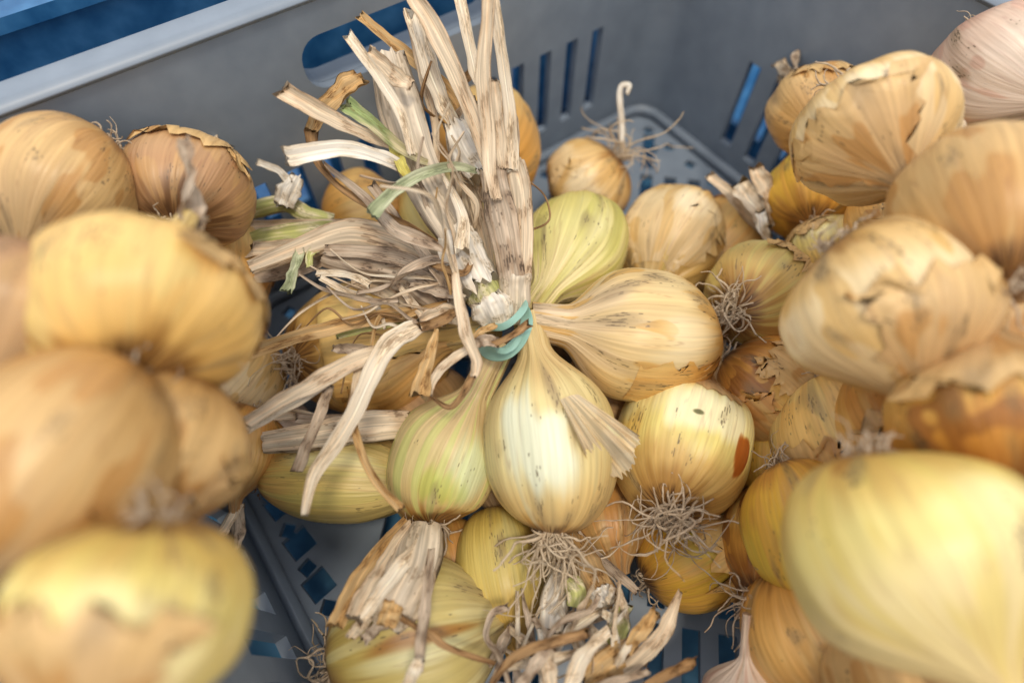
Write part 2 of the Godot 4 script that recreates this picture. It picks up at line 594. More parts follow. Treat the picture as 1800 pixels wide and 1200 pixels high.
# crate space: origin at the inner floor corner at the back right; x runs from -w to 0, z from 0 to l
func grey_crate(o: Node3D) -> void:
	var m: Material = mats["grey plastic"]
	var w := 0.374
	var l := 0.57
	var h := 0.155
	var t := 0.005
	var r := 0.018
	# back wall with its slots and hand hole
	var back := panel("back_wall", o, m)
	csg_box(back, Vector3(w - 2 * r, h, t), Vector3(-w / 2, h / 2, -t / 2))
	for k in 15:
		var u := 0.0575 + 0.0205 * k
		if u < w - 0.04: csg_box(back, Vector3(0.0088, 0.058, 0.03), Vector3(-u, 0.051, 0), true)
	csg_poly(back, rounded(0.112, 0.026, 0.011), 0.06, Transform3D(Basis(), Vector3(-0.185, 0.128, 0.0)), true)
	# the collar round the hand hole, turned outwards
	var collar := panel("hand_hole_collar", o, m)
	csg_poly(collar, rounded(0.119, 0.033, 0.0145), 0.012, Transform3D(Basis(), Vector3(-0.185, 0.128, -0.0065 - t)), false)
	csg_poly(collar, rounded(0.112, 0.026, 0.011), 0.06, Transform3D(Basis(), Vector3(-0.185, 0.128, 0.0)), true)
	# long right wall
	var right := panel("right_wall", o, m)
	csg_box(right, Vector3(t, h, l - 2 * r), Vector3(t / 2, h / 2, l / 2))
	for k in 22:
		csg_box(right, Vector3(0.03, 0.060, 0.0090), Vector3(0, 0.046, 0.0785 + 0.0212 * k), true)
	# the thickened sides and sills that stiffen those slots
	var left := panel("left_wall", o, m)
	csg_box(left, Vector3(t, h, l - 2 * r), Vector3(-w - t / 2, h / 2, l / 2))
	for k in 22:
		csg_box(left, Vector3(0.03, 0.050, 0.0110), Vector3(-w, 0.046, 0.060 + 0.0212 * k), true)
	var front := panel("front_wall", o, m)
	csg_box(front, Vector3(w - 2 * r, h, t), Vector3(-w / 2, h / 2, l + t / 2))
	for k in 15:
		var u := 0.0575 + 0.0205 * k
		if u < w - 0.04: csg_box(front, Vector3(0.0088, 0.058, 0.03), Vector3(-u, 0.051, l), true)
	csg_poly(front, rounded(0.112, 0.026, 0.011), 0.06, Transform3D(Basis(), Vector3(-0.185, 0.128, l)), true)
	# rounded corner posts
	for q in [[-r, r, -PI / 2], [-r, l - r, 0.0], [-w + r, l - r, PI / 2], [-w + r, r, PI]]:
		var acc := new_acc()
		for side in 2:
			var rad := r if side == 0 else r + t
			var from: int = acc[0].size()
			for k in 13:
				var a: float = q[2] + PI / 2 * k / 12.0
				var out := Vector3(cos(a), 0, sin(a))
				for y in [0.0, h]:
					acc[0].append(Vector3(q[0], y, q[1]) + out * rad)
					acc[1].append(-out if side == 0 else out)
					acc[2].append(Vector2(k / 12.0, y))
			for k in 12:
				var i := from + k * 2
				if side == 0: acc[3].append_array([i, i + 1, i + 2, i + 2, i + 1, i + 3])
				else: acc[3].append_array([i, i + 2, i + 1, i + 2, i + 3, i + 1])
		part("corner_post", finish(acc), m, o)
	# rim: a rounded lip turned outwards along the top
	var path := PackedVector3Array()
	for q in [[-r, r, -PI / 2], [-r, l - r, 0.0], [-w + r, l - r, PI / 2], [-w + r, r, PI]]:
		for k in 7:
			var a: float = q[2] + PI / 2 * k / 6.0
			path.append(Vector3(q[0], 0, q[1]) + Vector3(cos(a), 0, sin(a)) * (r + 0.0001) )
	ring_part("rim", path, Vector2(0.0062, h + 0.0022), Vector2(0.0160, 0.0070), 0.003, m, o)
	# ledge where the walls meet the floor
	var inner := PackedVector3Array()
	var r2 := 0.020
	for q in [[-r2, r2, -PI / 2], [-r2, l - r2, 0.0], [-w + r2, l - r2, PI / 2], [-w + r2, r2, PI]]:
		for k in 9:
			var a: float = q[2] + PI / 2 * k / 8.0
			inner.append(Vector3(q[0], 0, q[1]) + Vector3(cos(a), 0, sin(a)) * (r2 - 0.0035))
	ring_part("floor_ledge", inner, Vector2(0.0, 0.0025), Vector2(0.0062, 0.0075), 0.0026, m, o)
	# floor: round holes along the edges, slots across the corners
	var floor_ := panel("floor", o, m)
	csg_box(floor_, Vector3(w - 0.004, 0.004, l - 0.004), Vector3(-w / 2, -0.004, l / 2))
	for k in 24:
		var z := 0.024 + 0.0218 * k
		if z < l - 0.02:
			for x in [-0.0155, -w + 0.0155]:
				csg_box(floor_, Vector3(0.0068, 0.03, 0.0068), Vector3(x, 0, z), true, PI / 4 if k % 2 else 0.3)
	for k in 14:
		var x := -0.040 - 0.0218 * k
		if x > -w + 0.03:
			for z in [0.0145, l - 0.0145]:
				csg_box(floor_, Vector3(0.0068, 0.03, 0.0068), Vector3(x, 0, z), true, 0.5)
	csg_box(floor_, Vector3(0.0066, 0.03, 0.0066), Vector3(-0.0263, 0, 0.0405), true, 0.6)
	var yaw := -PI / 4
	for i in range(-22, 24):
		for j in range(-14, 16):
			var c := Vector2(i * 0.0165, j * 0.0410 + (0.0 if i % 2 else 0.0))
			var x := -w / 2 + (c.x * cos(yaw) + c.y * sin(yaw))
			var z := l / 2 + 0.0047 + (-c.x * sin(yaw) + c.y * cos(yaw))
			if x < -0.030 and x > -w + 0.058 and z > 0.036 and z < l - 0.034:
				csg_box(floor_, Vector3(0.0084, 0.03, 0.0345), Vector3(x, 0, z), true, yaw)
	for c in [[-0.3565, 0.1185], [-0.3565, 0.142], [-0.3575, 0.165]]:
		csg_box(floor_, Vector3(0.0125, 0.03, 0.0125), Vector3(c[0], 0, c[1]), true, 0.15)

# a closed band that follows «path» (rounded rectangle in plan) with a chamfered box section
func ring_part(called: String, path: PackedVector3Array, at: Vector2, size: Vector2, ch: float, m: Material, o: Node3D) -> void:
	var n := path.size()
	var prof := []
	for s in [[1, 1], [-1, 1], [-1, -1], [1, -1]]:
		var hx: float = size.x / 2
		var hy: float = size.y / 2
		if s[0] * s[1] > 0:
			prof.append(Vector2(s[0] * hx, s[1] * (hy - ch)) if s[0] > 0 else Vector2(s[0] * hx, s[1] * (hy - ch)))
			prof.append(Vector2(s[0] * (hx - ch), s[1] * hy))
		else:
			prof.append(Vector2(s[0] * (hx - ch), s[1] * hy))
			prof.append(Vector2(s[0] * hx, s[1] * (hy - ch)))
	var acc := new_acc()
	var rings := []
	var vs := PackedFloat32Array()
	for i in n + 1:
		var p := path[i % n]
		var a := (p - path[(i + n - 1) % n]).normalized()
		var b := (path[(i + 1) % n] - p).normalized()
		var T := (a + b).normalized()
		var outw := T.cross(Vector3.UP)
		outw = -outw if outw.dot(p - Vector3(-0.187, 0, 0.285)) < 0 else outw
		var ring := PackedVector3Array()
		for q in prof:
			ring.append(p + outw * (at.x + q.x) + Vector3.UP * (at.y + q.y))
		rings.append(ring)
		vs.append(float(i) / n)
	loft(acc, rings, vs, false)
	var st := SurfaceTool.new()
	st.create_from(finish(acc), 0)
	part(called, finish(acc), m, o)

func plain_crate(o: Node3D, m: Material, w: float, l: float, h: float) -> void:
	var t := 0.005
	var sides := [["back_wall", Vector3(w, h, t), Vector3(0, h / 2, -l / 2)], ["front_wall", Vector3(w, h, t), Vector3(0, h / 2, l / 2)],
		["side_wall", Vector3(t, h, l - t), Vector3(-w / 2 + t / 2, h / 2, 0)], ["side_wall", Vector3(t, h, l - t), Vector3(w / 2 - t / 2, h / 2, 0)]]
	for s in sides:
		var c := panel(s[0], o, m)
		csg_box(c, s[1], s[2])
		var long_x: bool = s[1].x > s[1].z
		var n := int((s[1].x if long_x else s[1].z) / 0.0215) - 3
		for k in n:
			var q := (k - (n - 1) / 2.0) * 0.0215
			csg_box(c, Vector3(0.009, h * 0.36, 0.03) if long_x else Vector3(0.03, h * 0.36, 0.009), s[2] + (Vector3(q, -h * 0.15, 0) if long_x else Vector3(0, -h * 0.15, q)), true)
	var f := panel("floor", o, m)
	csg_box(f, Vector3(w - 0.012, 0.004, l - 0.012), Vector3(0, 0.003, 0))
	var rim := panel("rim", o, m)
	csg_box(rim, Vector3(w + 0.012, 0.006, l + 0.018), Vector3(0, h + 0.0032, 0))
	csg_box(rim, Vector3(w - 0.012, 0.03, l - 0.006), Vector3(0, h, 0), true)

# ---------------------------------------------------------------- onions
var seedling := 0
var last_onion := ""
var placed := []                 # [centre, radius] of every onion so far
var last_rings := []
var last_vs := PackedFloat32Array()

func P3(a: Array) -> Vector3:
	return spot(a[0], a[1], a[2])

func onion(label: String, skin: String, root: Array, mid: Array, tip: Array, dia: float, o := {}) -> Node3D:
	seedling += 1
	var c := P3(mid)
	var rt := P3(root)
	var tp := P3(tip)
	var r := span(dia, c) * 0.5
	var t := thing("onion", label, "onion", c, o.get("group", ""))
	last_onion = t.name
	placed.append([c, r])
	var opts := {"seed": float(seedling), "neck": o.get("neck", 0.24), "flat": o.get("flat", 2.3), "end": o.get("end", 0.85), "full": o.get("full", 1.45)}
	part("bulb", bulb_mesh(rt, c, tp, r, c, opts), skins[skin], t)
	for q in o.get("peels", []): peel(t, q[0], q[1], q[2], q[3], q[4], q[5])
	var ctrl := 2.0 * c - (rt + tp) * 0.5
	var dir := (rt - ctrl).normalized()
	var n: int = o.get("roots", 26)
	if n:
		var rl: float = o.get("root_len", 0.016)
		var q := roots_mesh(rt, (dir + Vector3(o.get("rx", 0.0), o.get("ry", 0.0), o.get("rz", 0.0))).normalized(), n, rl, o.get("spread", 0.9), {"seed": seedling * 31 + 5, "plate": r * o.get("plate", 0.2), "curly": o.get("curly", 0.75), "rad": o.get("rad", 0.00055), "pull": o.get("pull", Vector3(0, -0.1, 0))}, c)
		tag(part("root_tuft", q, mats[o.get("root_mat", "root")], t), "", "", "", "stuff")
	return t

# strips given as [x, y, height] along the strip; widths in photograph pixels at its start
func leaf(parent: Node3D, called: String, mat: String, pts: Array, w: Array, o := {}) -> void:
	seedling += 1
	var ctl := []
	for p in pts: ctl.append(P3(p))
	var k := span(1.0, ctl[0])
	var ww := []
	for x in w: ww.append(x * k * (0.80 if called == "dry_leaf" else 1.0))
	var oo := o.duplicate()
	if not oo.has("seed"): oo["seed"] = float(seedling)
	var mesh: ArrayMesh
	if o.get("round", false): mesh = stalk_mesh(ctl, ww, oo, parent.position)
	else: mesh = strip_mesh(ctl, ww, o.get("thick", 0.0006), oo, parent.position)
	part(called, mesh, leaf_mats[mat], parent)

func _ready() -> void:
	rng.seed = 7
	noise.seed = 4
	noise.noise_type = FastNoiseLite.TYPE_SIMPLEX
	noise.frequency = 0.02
	noise.fractal_octaves = 2
	# ---- camera
	var cam := Camera3D.new()
	cam.name = "camera"
	add_child(cam)
	var lens := CameraAttributesPhysical.new()
	lens.frustum_focal_length = 30.31
	lens.frustum_focus_distance = 0.242
	lens.exposure_aperture = 5.2
	lens.frustum_near = 0.01
	lens.frustum_far = 60.0
	cam.attributes = lens
	cam.fov = 60.0
	cam.near = 0.01
	cam.far = 60.0
	cam.position = EYE
	cam.rotation_degrees = Vector3(-60, 0, 0)
	cam.current = true
	# ---- sky, daylight under a bright overcast
	var env := Environment.new()
	env.background_mode = Environment.BG_SKY
	var sky := Sky.new()
	var sm := ProceduralSkyMaterial.new()
	sm.sky_top_color = Color(0.97, 0.97, 0.98)
	sm.sky_horizon_color = Color(0.54, 0.55, 0.56)
	sm.sky_curve = 0.45
	sm.ground_bottom_color = Color(0.35, 0.34, 0.33)
	sm.ground_horizon_color = Color(0.5, 0.5, 0.5)
	sm.sun_angle_max = 1.0
	sky.sky_material = sm
	env.sky = sky
	env.tonemap_mode = Environment.TONE_MAPPER_LINEAR
	env.tonemap_exposure = 1.47
	env.sdfgi_enabled = true
	env.ssao_enabled = true
	env.ssil_enabled = true
	var we := WorldEnvironment.new()
	we.name = "environment"
	we.environment = env
	add_child(we)
	var sun := DirectionalLight3D.new()
	sun.name = "sun"
	sun.light_energy = 0.34
	sun.light_color = Color(1.0, 0.95, 0.87)
	sun.light_angular_distance = 11.0
	sun.shadow_enabled = true
	sun.rotation_degrees = Vector3(-74, 22, 0)
	add_child(sun)

	# ---- materials
	plastic("grey plastic", "#8491a1", 0.40, 0.05)
	plastic("blue plastic", "#2068a6", 0.40, 0.18)
	plastic("pale plastic", "#8d9db0", 0.45, 0.10)
	plastic("blue tarpaulin", "#4f9acb", 0.55, 0.15)
	plastic("paving", "#77716a", 0.9, 0.15)
	plastic("mint rubber", "#94bfb1", 0.6, 0.05)
	plastic("root", "#cfb594", 0.85, 0.25)
	plastic("root pale", "#dcc5a4", 0.85, 0.18)
	plastic("root brown", "#7a5334", 0.85, 0.25)
	for k in ["root", "root pale", "root brown"]: mats[k].uv1_scale = Vector3.ONE * 60.0
	streak_tex = make_bump(512, 64, 420.0, 1.2)
	leaf_bump = make_bump(192, 128, 260.0, 0.9)
	make_leaf("cream", "#eddfc8", "#dfcbae", "#8d755a", -0.06)
	make_leaf("straw", "#e2cfb3", "#cbb294", "#77604a", 0.0)
	make_leaf("gold", "#d0ae7c", "#b8925f", "#6b4826", 0.03)
	make_leaf("brown", "#b08c62", "#8f6d49", "#46321f", 0.08)
	make_leaf("grey", "#c6b39d", "#a38d77", "#4d4035", 0.09)
	make_leaf("stalk", "#dfd0ba", "#cbbaa2", "#93806a", -0.04)
	make_leaf("lime", "#bfc07a", "#d8ceaa", "#8c8a4c", 0.0)
	make_leaf("green", "#d0c49c", "#b4ad7c", "#7a7548", 0.0, "#8d9d66")
	make_leaf("pale_green", "#c3c6a4", "#a9ae8a", "#6e7256", 0.05, "#98a07c")
	make_leaf("yellow", "#d8cd72", "#c0b05a", "#8a7a30", 0.0)
	make_leaf("white", "#ece4d6", "#d6c9b5", "#9c8a70", 0.0)
	make_leaf("papery", "#eadbb9", "#dfcca4", "#cbb48a", -0.3)
	make_leaf("white_skin", "#e8e8d0", "#dfe0c2", "#c8c59a", -0.2)
	make_skins()

	# ---- the setting
	var ground := MeshInstance3D.new()
	var pl := PlaneMesh.new()
	pl.size = Vector2(40, 40)
	ground.mesh = pl
	ground.material_override = mats["paving"]
	ground.name = "ground"
	ground.position.y = -0.060
	add_child(ground)
	tag(ground, "grey paving under the crates", "ground", "", "structure")
	var tarp := CSGBox3D.new()
	tarp.size = Vector3(2.6, 0.006, 2.2)
	tarp.name = "blue_tarpaulin"
	tarp.material_override = mats["blue tarpaulin"]
	tarp.position = Vector3(0, -0.050, -0.3)
	add_child(tarp)
	tag(tarp, "blue tarpaulin spread under the crates, seen through the floor slots", "tarpaulin")

	# ---- crates
	var corner := Vector3(0.1000, 0, -0.3841)
	var crate := thing("crate", "grey slotted plastic crate with a hand hole that holds the onions", "crate", corner)
	crate.rotation_degrees.y = GREY_YAW
	grey_crate(crate)
	var B := crate.transform.basis
	var blue := thing("crate", "blue plastic crate behind the hand hole of the grey crate", "crate", corner + B * Vector3(-0.19, -0.03, -0.246))
	blue.rotation_degrees.y = GREY_YAW
	plain_crate(blue, mats["blue plastic"], 0.56, 0.37, 0.185)
	var blue2 := thing("crate", "blue plastic crate behind the slots of the long right wall", "crate", corner + B * Vector3(0.222, -0.03, 0.24))
	blue2.rotation_degrees.y = GREY_YAW
	plain_crate(blue2, mats["blue plastic"], 0.37, 0.56, 0.185)
	var pale := thing("crate", "pale blue-grey crate outside the slots of the left wall", "crate", corner + B * Vector3(-0.374 - 0.225, -0.03, 0.29))
	pale.rotation_degrees.y = GREY_YAW
	plain_crate(pale, mats["pale plastic"], 0.37, 0.56, 0.150)

	the_bunch()
	the_other_onions()
	the_stalks()
	the_heap()

func make_skins() -> void:
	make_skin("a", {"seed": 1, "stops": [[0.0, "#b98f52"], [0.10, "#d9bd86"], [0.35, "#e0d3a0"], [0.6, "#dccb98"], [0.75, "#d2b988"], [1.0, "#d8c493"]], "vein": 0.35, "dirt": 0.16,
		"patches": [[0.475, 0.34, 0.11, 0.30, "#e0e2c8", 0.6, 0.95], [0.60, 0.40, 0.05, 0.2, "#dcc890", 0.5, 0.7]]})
	make_skin("b", {"seed": 2, "stops": [[0.0, "#a9814a"], [0.12, "#d6be88"], [0.35, "#d9c896"], [0.6, "#d6c094"], [1.0, "#d2b98f"]], "vein": 0.4, "dirt": 0.06, "streaks": ["#b9c470", 0.55, 0.2],
		"patches": [[0.57, 0.36, 0.07, 0.20, "#d9e0b4", 0.7, 0.85], [0.50, 0.24, 0.09, 0.13, "#bcc860", 0.7, 0.6]]})
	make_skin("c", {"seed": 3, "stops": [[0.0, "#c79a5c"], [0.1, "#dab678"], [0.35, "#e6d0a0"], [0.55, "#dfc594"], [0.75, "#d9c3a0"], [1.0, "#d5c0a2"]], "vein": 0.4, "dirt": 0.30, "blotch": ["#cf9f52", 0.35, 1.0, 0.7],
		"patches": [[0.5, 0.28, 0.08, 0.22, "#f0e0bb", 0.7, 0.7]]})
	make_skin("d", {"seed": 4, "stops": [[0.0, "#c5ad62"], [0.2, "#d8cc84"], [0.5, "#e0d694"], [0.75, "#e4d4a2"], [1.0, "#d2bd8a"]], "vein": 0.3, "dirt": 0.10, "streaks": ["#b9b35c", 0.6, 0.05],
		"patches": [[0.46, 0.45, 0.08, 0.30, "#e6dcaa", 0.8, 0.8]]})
	make_skin("e", {"rich": 1.0, "seed": 5, "stops": [[0.0, "#a87b3c"], [0.12, "#e2b76a"], [0.4, "#edc67c"], [0.65, "#e8c074"], [1.0, "#dcc286"]], "vein": 0.4, "dirt": 0.25, "blotch": ["#dcc078", 0.4, 0.7, 0.7],
		"patches": [[0.70, 0.35, 0.03, 0.04, "#8d6236", 0.6, 0.8], [0.72, 0.48, 0.03, 0.05, "#94683a", 0.6, 0.7]]})
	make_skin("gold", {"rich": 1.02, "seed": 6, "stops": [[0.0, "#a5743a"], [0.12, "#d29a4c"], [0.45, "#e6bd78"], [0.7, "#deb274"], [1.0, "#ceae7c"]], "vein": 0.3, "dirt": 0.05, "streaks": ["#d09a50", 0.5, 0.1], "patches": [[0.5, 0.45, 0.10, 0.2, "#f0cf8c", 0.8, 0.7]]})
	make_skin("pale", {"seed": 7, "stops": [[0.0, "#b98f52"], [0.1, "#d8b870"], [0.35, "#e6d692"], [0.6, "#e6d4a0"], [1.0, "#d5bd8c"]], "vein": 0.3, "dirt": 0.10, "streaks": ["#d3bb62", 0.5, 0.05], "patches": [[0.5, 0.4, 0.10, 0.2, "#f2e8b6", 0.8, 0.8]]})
	make_skin("j", {"seed": 8, "stops": [[0.0, "#b98a48"], [0.15, "#cf9f52"], [0.5, "#d4a75c"], [0.75, "#d0ae70"], [1.0, "#cbb488"]], "vein": 0.25, "dirt": 0.10, "blotch": ["#c0924e", 0.3, 0.8, 0.6],
		"patches": [[0.53, 0.44, 0.17, 0.32, "#e0c49a", 0.22, 0.95], [0.36, 0.5, 0.03, 0.3, "#8f7350", 0.8, 0.6], [0.47, 0.80, 0.04, 0.10, "#cfc584", 0.8, 0.5]]})
	make_skin("k", {"seed": 9, "stops": [[0.0, "#a9824c"], [0.15, "#cfb272"], [0.5, "#d9c88a"], [0.75, "#dccaa0"], [1.0, "#d5bf98"]], "vein": 0.3, "dirt": 0.15, "streaks": ["#c9bd6e", 0.4, 0.15]})
	make_skin("rust", {"seed": 10, "stops": [[0.0, "#8a5a2a"], [0.2, "#cf9a50"], [0.5, "#e2bd74"], [0.8, "#c9a060"], [1.0, "#b09064"]], "vein": 0.4, "dirt": 0.35, "blotch": ["#96602c", 0.38, 1.4, 0.75], "streaks": ["#c08440", 0.6, 0.0]})
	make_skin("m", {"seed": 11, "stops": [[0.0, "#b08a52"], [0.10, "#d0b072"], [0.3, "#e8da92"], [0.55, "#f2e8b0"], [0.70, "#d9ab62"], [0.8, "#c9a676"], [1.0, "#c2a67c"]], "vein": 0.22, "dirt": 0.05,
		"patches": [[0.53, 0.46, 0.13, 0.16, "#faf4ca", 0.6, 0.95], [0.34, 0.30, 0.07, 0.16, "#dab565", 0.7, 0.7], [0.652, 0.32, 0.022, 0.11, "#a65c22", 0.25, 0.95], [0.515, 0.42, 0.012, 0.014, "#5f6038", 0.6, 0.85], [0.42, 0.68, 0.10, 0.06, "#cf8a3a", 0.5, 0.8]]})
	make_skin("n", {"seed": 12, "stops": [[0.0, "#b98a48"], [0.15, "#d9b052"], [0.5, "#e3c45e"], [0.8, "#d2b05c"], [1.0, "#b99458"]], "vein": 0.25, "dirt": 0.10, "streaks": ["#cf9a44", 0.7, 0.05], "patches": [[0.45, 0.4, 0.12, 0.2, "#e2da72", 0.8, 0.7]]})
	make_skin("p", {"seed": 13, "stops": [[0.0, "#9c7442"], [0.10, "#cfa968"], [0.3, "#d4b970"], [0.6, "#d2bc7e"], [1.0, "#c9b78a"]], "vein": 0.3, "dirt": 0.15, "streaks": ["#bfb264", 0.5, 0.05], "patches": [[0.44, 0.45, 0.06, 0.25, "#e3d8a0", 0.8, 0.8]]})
	make_skin("q", {"seed": 14, "stops": [[0.0, "#9c7c4c"], [0.15, "#bba767"], [0.5, "#c3b478"], [0.8, "#c6b684"], [1.0, "#bfa676"]], "vein": 0.35, "dirt": 0.08, "streaks": ["#d3c996", 0.6, 0.1], "patches": [[0.50, 0.5, 0.02, 0.25, "#9a6a34", 0.6, 0.8], [0.53, 0.5, 0.025, 0.3, "#dcd6a8", 0.6, 0.8]]})
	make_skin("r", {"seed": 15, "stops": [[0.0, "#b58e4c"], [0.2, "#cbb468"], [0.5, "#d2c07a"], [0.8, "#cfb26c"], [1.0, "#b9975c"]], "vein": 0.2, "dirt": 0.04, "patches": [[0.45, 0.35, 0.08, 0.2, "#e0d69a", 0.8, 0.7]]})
	make_skin("brown", {"rich": 0.92, "seed": 16, "stops": [[0.0, "#6d4826"], [0.2, "#b5875a"], [0.6, "#c09868"], [1.0, "#a88a64"]], "vein": 0.35, "dirt": 0.15, "blotch": ["#c39a64", 0.35, 0.8, 0.6]})
	make_skin("pink", {"seed": 17, "stops": [[0.0, "#b9937a"], [0.3, "#d9c0ac"], [0.6, "#e2d0bf"], [1.0, "#cdb7a2"]], "vein": 0.25, "dirt": 0.05, "blotch": ["#c99a84", 0.2, 0.8, 0.5]})
	make_skin("tan", {"rich": 1.02, "seed": 18, "stops": [[0.0, "#9c7242"], [0.12, "#c59c62"], [0.45, "#d6b27a"], [0.7, "#cba878"], [1.0, "#bfa27a"]], "vein": 0.4, "dirt": 0.25, "blotch": ["#b98446", 0.3, 0.9, 0.6]})
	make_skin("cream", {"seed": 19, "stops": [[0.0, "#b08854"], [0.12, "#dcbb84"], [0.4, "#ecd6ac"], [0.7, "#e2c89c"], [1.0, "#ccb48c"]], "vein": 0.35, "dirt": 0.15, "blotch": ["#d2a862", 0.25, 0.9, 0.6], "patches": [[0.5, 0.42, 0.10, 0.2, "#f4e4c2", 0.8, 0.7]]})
	make_skin("amber", {"rich": 1.02, "seed": 20, "stops": [[0.0, "#8a5c2a"], [0.12, "#c8954c"], [0.45, "#d9ae68"], [0.7, "#c9a064"], [1.0, "#b0906a"]], "vein": 0.35, "dirt": 0.08, "streaks": ["#bb8040", 0.6, 0.05]})

const BUNCH := "onions tied in the bunch"

func the_bunch() -> void:
	var a := onion("pale onion in the front of the bunch with torn papery skin peeling off it", "a", [970, 938, 0.064], [965, 783, 0.074], [926, 552, 0.090], 234, {"full": 1.6, "group": BUNCH, "roots": 110, "root_len": 0.040, "spread": 0.95, "curly": 0.7, "neck": 0.24, "end": 0.95, "ry": 0.12, "rz": 0.35, "pull": Vector3(0.0, -0.02, 0.22), "root_mat": "root pale", "rad": 0.00056})
	flap(a)
	onion("green-streaked onion at lower left of the band, roots over a cut stalk bundle", "b", [760, 925, 0.047], [785, 812, 0.055], [886, 600, 0.083], 198, {"full": 1.65, "group": BUNCH, "roots": 44, "root_len": 0.020, "spread": 1.4, "neck": 0.27, "curly": 0.9, "rz": 0.2})
	onion("cream-tan onion with soil specks lying sideways, right of the band", "c", [1258, 592, 0.076], [1138, 592, 0.079], [930, 562, 0.088], 236, {"peels": [["gold", 0.30, 0.44, 0.10, 0.5, 0.0012]], "full": 2.0, "group": BUNCH, "roots": 16, "root_len": 0.008, "spread": 1.2, "neck": 0.30, "flat": 2.2, "root_mat": "root brown"})
	onion("yellow-green onion of the bunch pointing up and right from the band", "d", [1034, 352, 0.064], [1008, 436, 0.067], [924, 560, 0.087], 188, {"full": 1.6, "group": BUNCH, "roots": 14, "root_len": 0.010, "neck": 0.28, "flat": 2.1})
	onion("large orange-yellow onion under the fanned leaves, left of the band", "e", [512, 632, 0.056], [648, 608, 0.052], [868, 580, 0.084], 244, {"peels": [["gold", 0.56, 0.80, 0.30, 0.8, 0.003]], "full": 1.9, "group": BUNCH, "roots": 50, "root_len": 0.030, "spread": 1.4, "neck": 0.22, "rz": 0.3, "curly": 0.8})
	onion("pale yellow onion half hidden behind the upright stalks", "pale", [766, 318, 0.040], [800, 395, 0.052], [872, 540, 0.080], 196, {"group": BUNCH, "roots": 0, "neck": 0.26})
	# the rubber band round the necks
	var band := thing("rubber_band", "mint green rubber band wound round the onion necks", "rubber band", spot(885, 590, 0.086))
	var loops := [
		[[[836, 596, 0.086], [858, 618, 0.093], [888, 620, 0.099], [914, 598, 0.102], [926, 566, 0.101], [916, 540, 0.095], [884, 540, 0.078], [848, 560, 0.072], [830, 582, 0.078], [836, 597, 0.086]], [34, 34, 30, 30, 32, 30, 30, 30, 30, 34]],
		[[[842, 582, 0.090], [862, 575, 0.098], [884, 574, 0.102], [906, 560, 0.105], [922, 538, 0.103], [908, 530, 0.092], [870, 548, 0.076], [840, 570, 0.079], [842, 583, 0.089]], [20, 18, 16, 18, 20, 20, 20, 20, 20]],
		[[[868, 604, 0.100], [878, 616, 0.103], [896, 614, 0.105], [912, 596, 0.106], [918, 574, 0.105]], [10, 14, 14, 12, 10]]]
	for l in loops:
		var ctl := []
		for p in l[0]: ctl.append(P3(p))
		var ww := []
		for x in l[1]: ww.append(x * 0.000185)
		part("band_loop", strip_mesh(ctl, ww, 0.0009, {"curl": 0.12, "fold": 0.03, "wave": 0.2, "jag": 0.0, "twist": [0.7, 0.5, 0.2, -0.3, -0.6, -0.2, 0.0, 0.4, 0.7], "nv": 48, "nu": 14, "seed": 3.0}, band.position), mats["mint rubber"], band)

# the dry outer skin that has torn loose from the front onion
func flap(o: Node3D) -> void:
	var acc := new_acc()
	var rows := 46
	var cols := 26
	var apex := [spot(1016, 692, 0.0995), spot(1003, 694, 0.1008), spot(992, 698, 0.1012), spot(984, 702, 0.1012)]
	var hem := [spot(1117, 760, 0.0835), spot(1113, 800, 0.0800), spot(1088, 834, 0.0780), spot(1040, 826, 0.0885)]
	var grid := []
	for side in 2:
		for i in rows + 1:
			var v := float(i) / rows
			var from := catmull(apex, v)
			var to := catmull(hem, v)
			for j in cols + 1:
				var u := float(j) / cols
				var e := u * (1.0 + 0.05 * noise.get_noise_2d(v * 700.0, 5.0) + 0.04 * noise.get_noise_2d(v * 1900.0, 25.0))
				var p := from.lerp(to, e)
				var pleat := noise.get_noise_2d(v * 330.0, 12.0 + u * 14.0) + 0.5 * noise.get_noise_2d(v * 800.0, 77.0)
				var lift := 0.0014 + 0.0075 * sin(minf(u * 1.15, 1.0) * PI) * (0.35 + 0.65 * v) + 0.0012 * u + 0.0019 * u * pleat + 0.003 * smoothstep(0.75, 1.0, u) * (1.0 - v)
				p += Vector3(0, 0.87, 0.5) * (lift - 0.00025 * side)
				grid.append(p - o.position)
	var n := (rows + 1) * (cols + 1)
	for side in 2:
		for i in rows + 1:
			for j in cols + 1:
				var at := side * n + i * (cols + 1) + j
				var du: Vector3 = grid[side * n + i * (cols + 1) + mini(j + 1, cols)] - grid[side * n + i * (cols + 1) + maxi(j - 1, 0)]
				var dv: Vector3 = grid[side * n + mini(i + 1, rows) * (cols + 1) + j] - grid[side * n + maxi(i - 1, 0) * (cols + 1) + j]
				var nn := dv.cross(du).normalized()
				acc[0].append(grid[at])
				acc[1].append(nn if side == 0 else -nn)
				acc[2].append(Vector2(0.04 + 0.44 * float(i) / rows, 0.5 * float(j) / cols))
		for i in rows:
			for j in cols:
				var p := side * n + i * (cols + 1) + j
				var q := p + cols + 1
				if side == 0: acc[3].append_array([p, p + 1, q, p + 1, q + 1, q])
				else: acc[3].append_array([p, q, p + 1, p + 1, q, q + 1])
	var m: StandardMaterial3D = leaf_mats["papery"].duplicate()
	m.roughness = 0.38
	m.heightmap_enabled = false
	m.backlight_enabled = true
	m.backlight = Color(0.8, 0.72, 0.55)
	var f := part("peeling_skin", finish(acc), m, o)
	tag(f, "torn translucent papery skin flap", "")

const LOOSE := "loose onions in the grey crate"

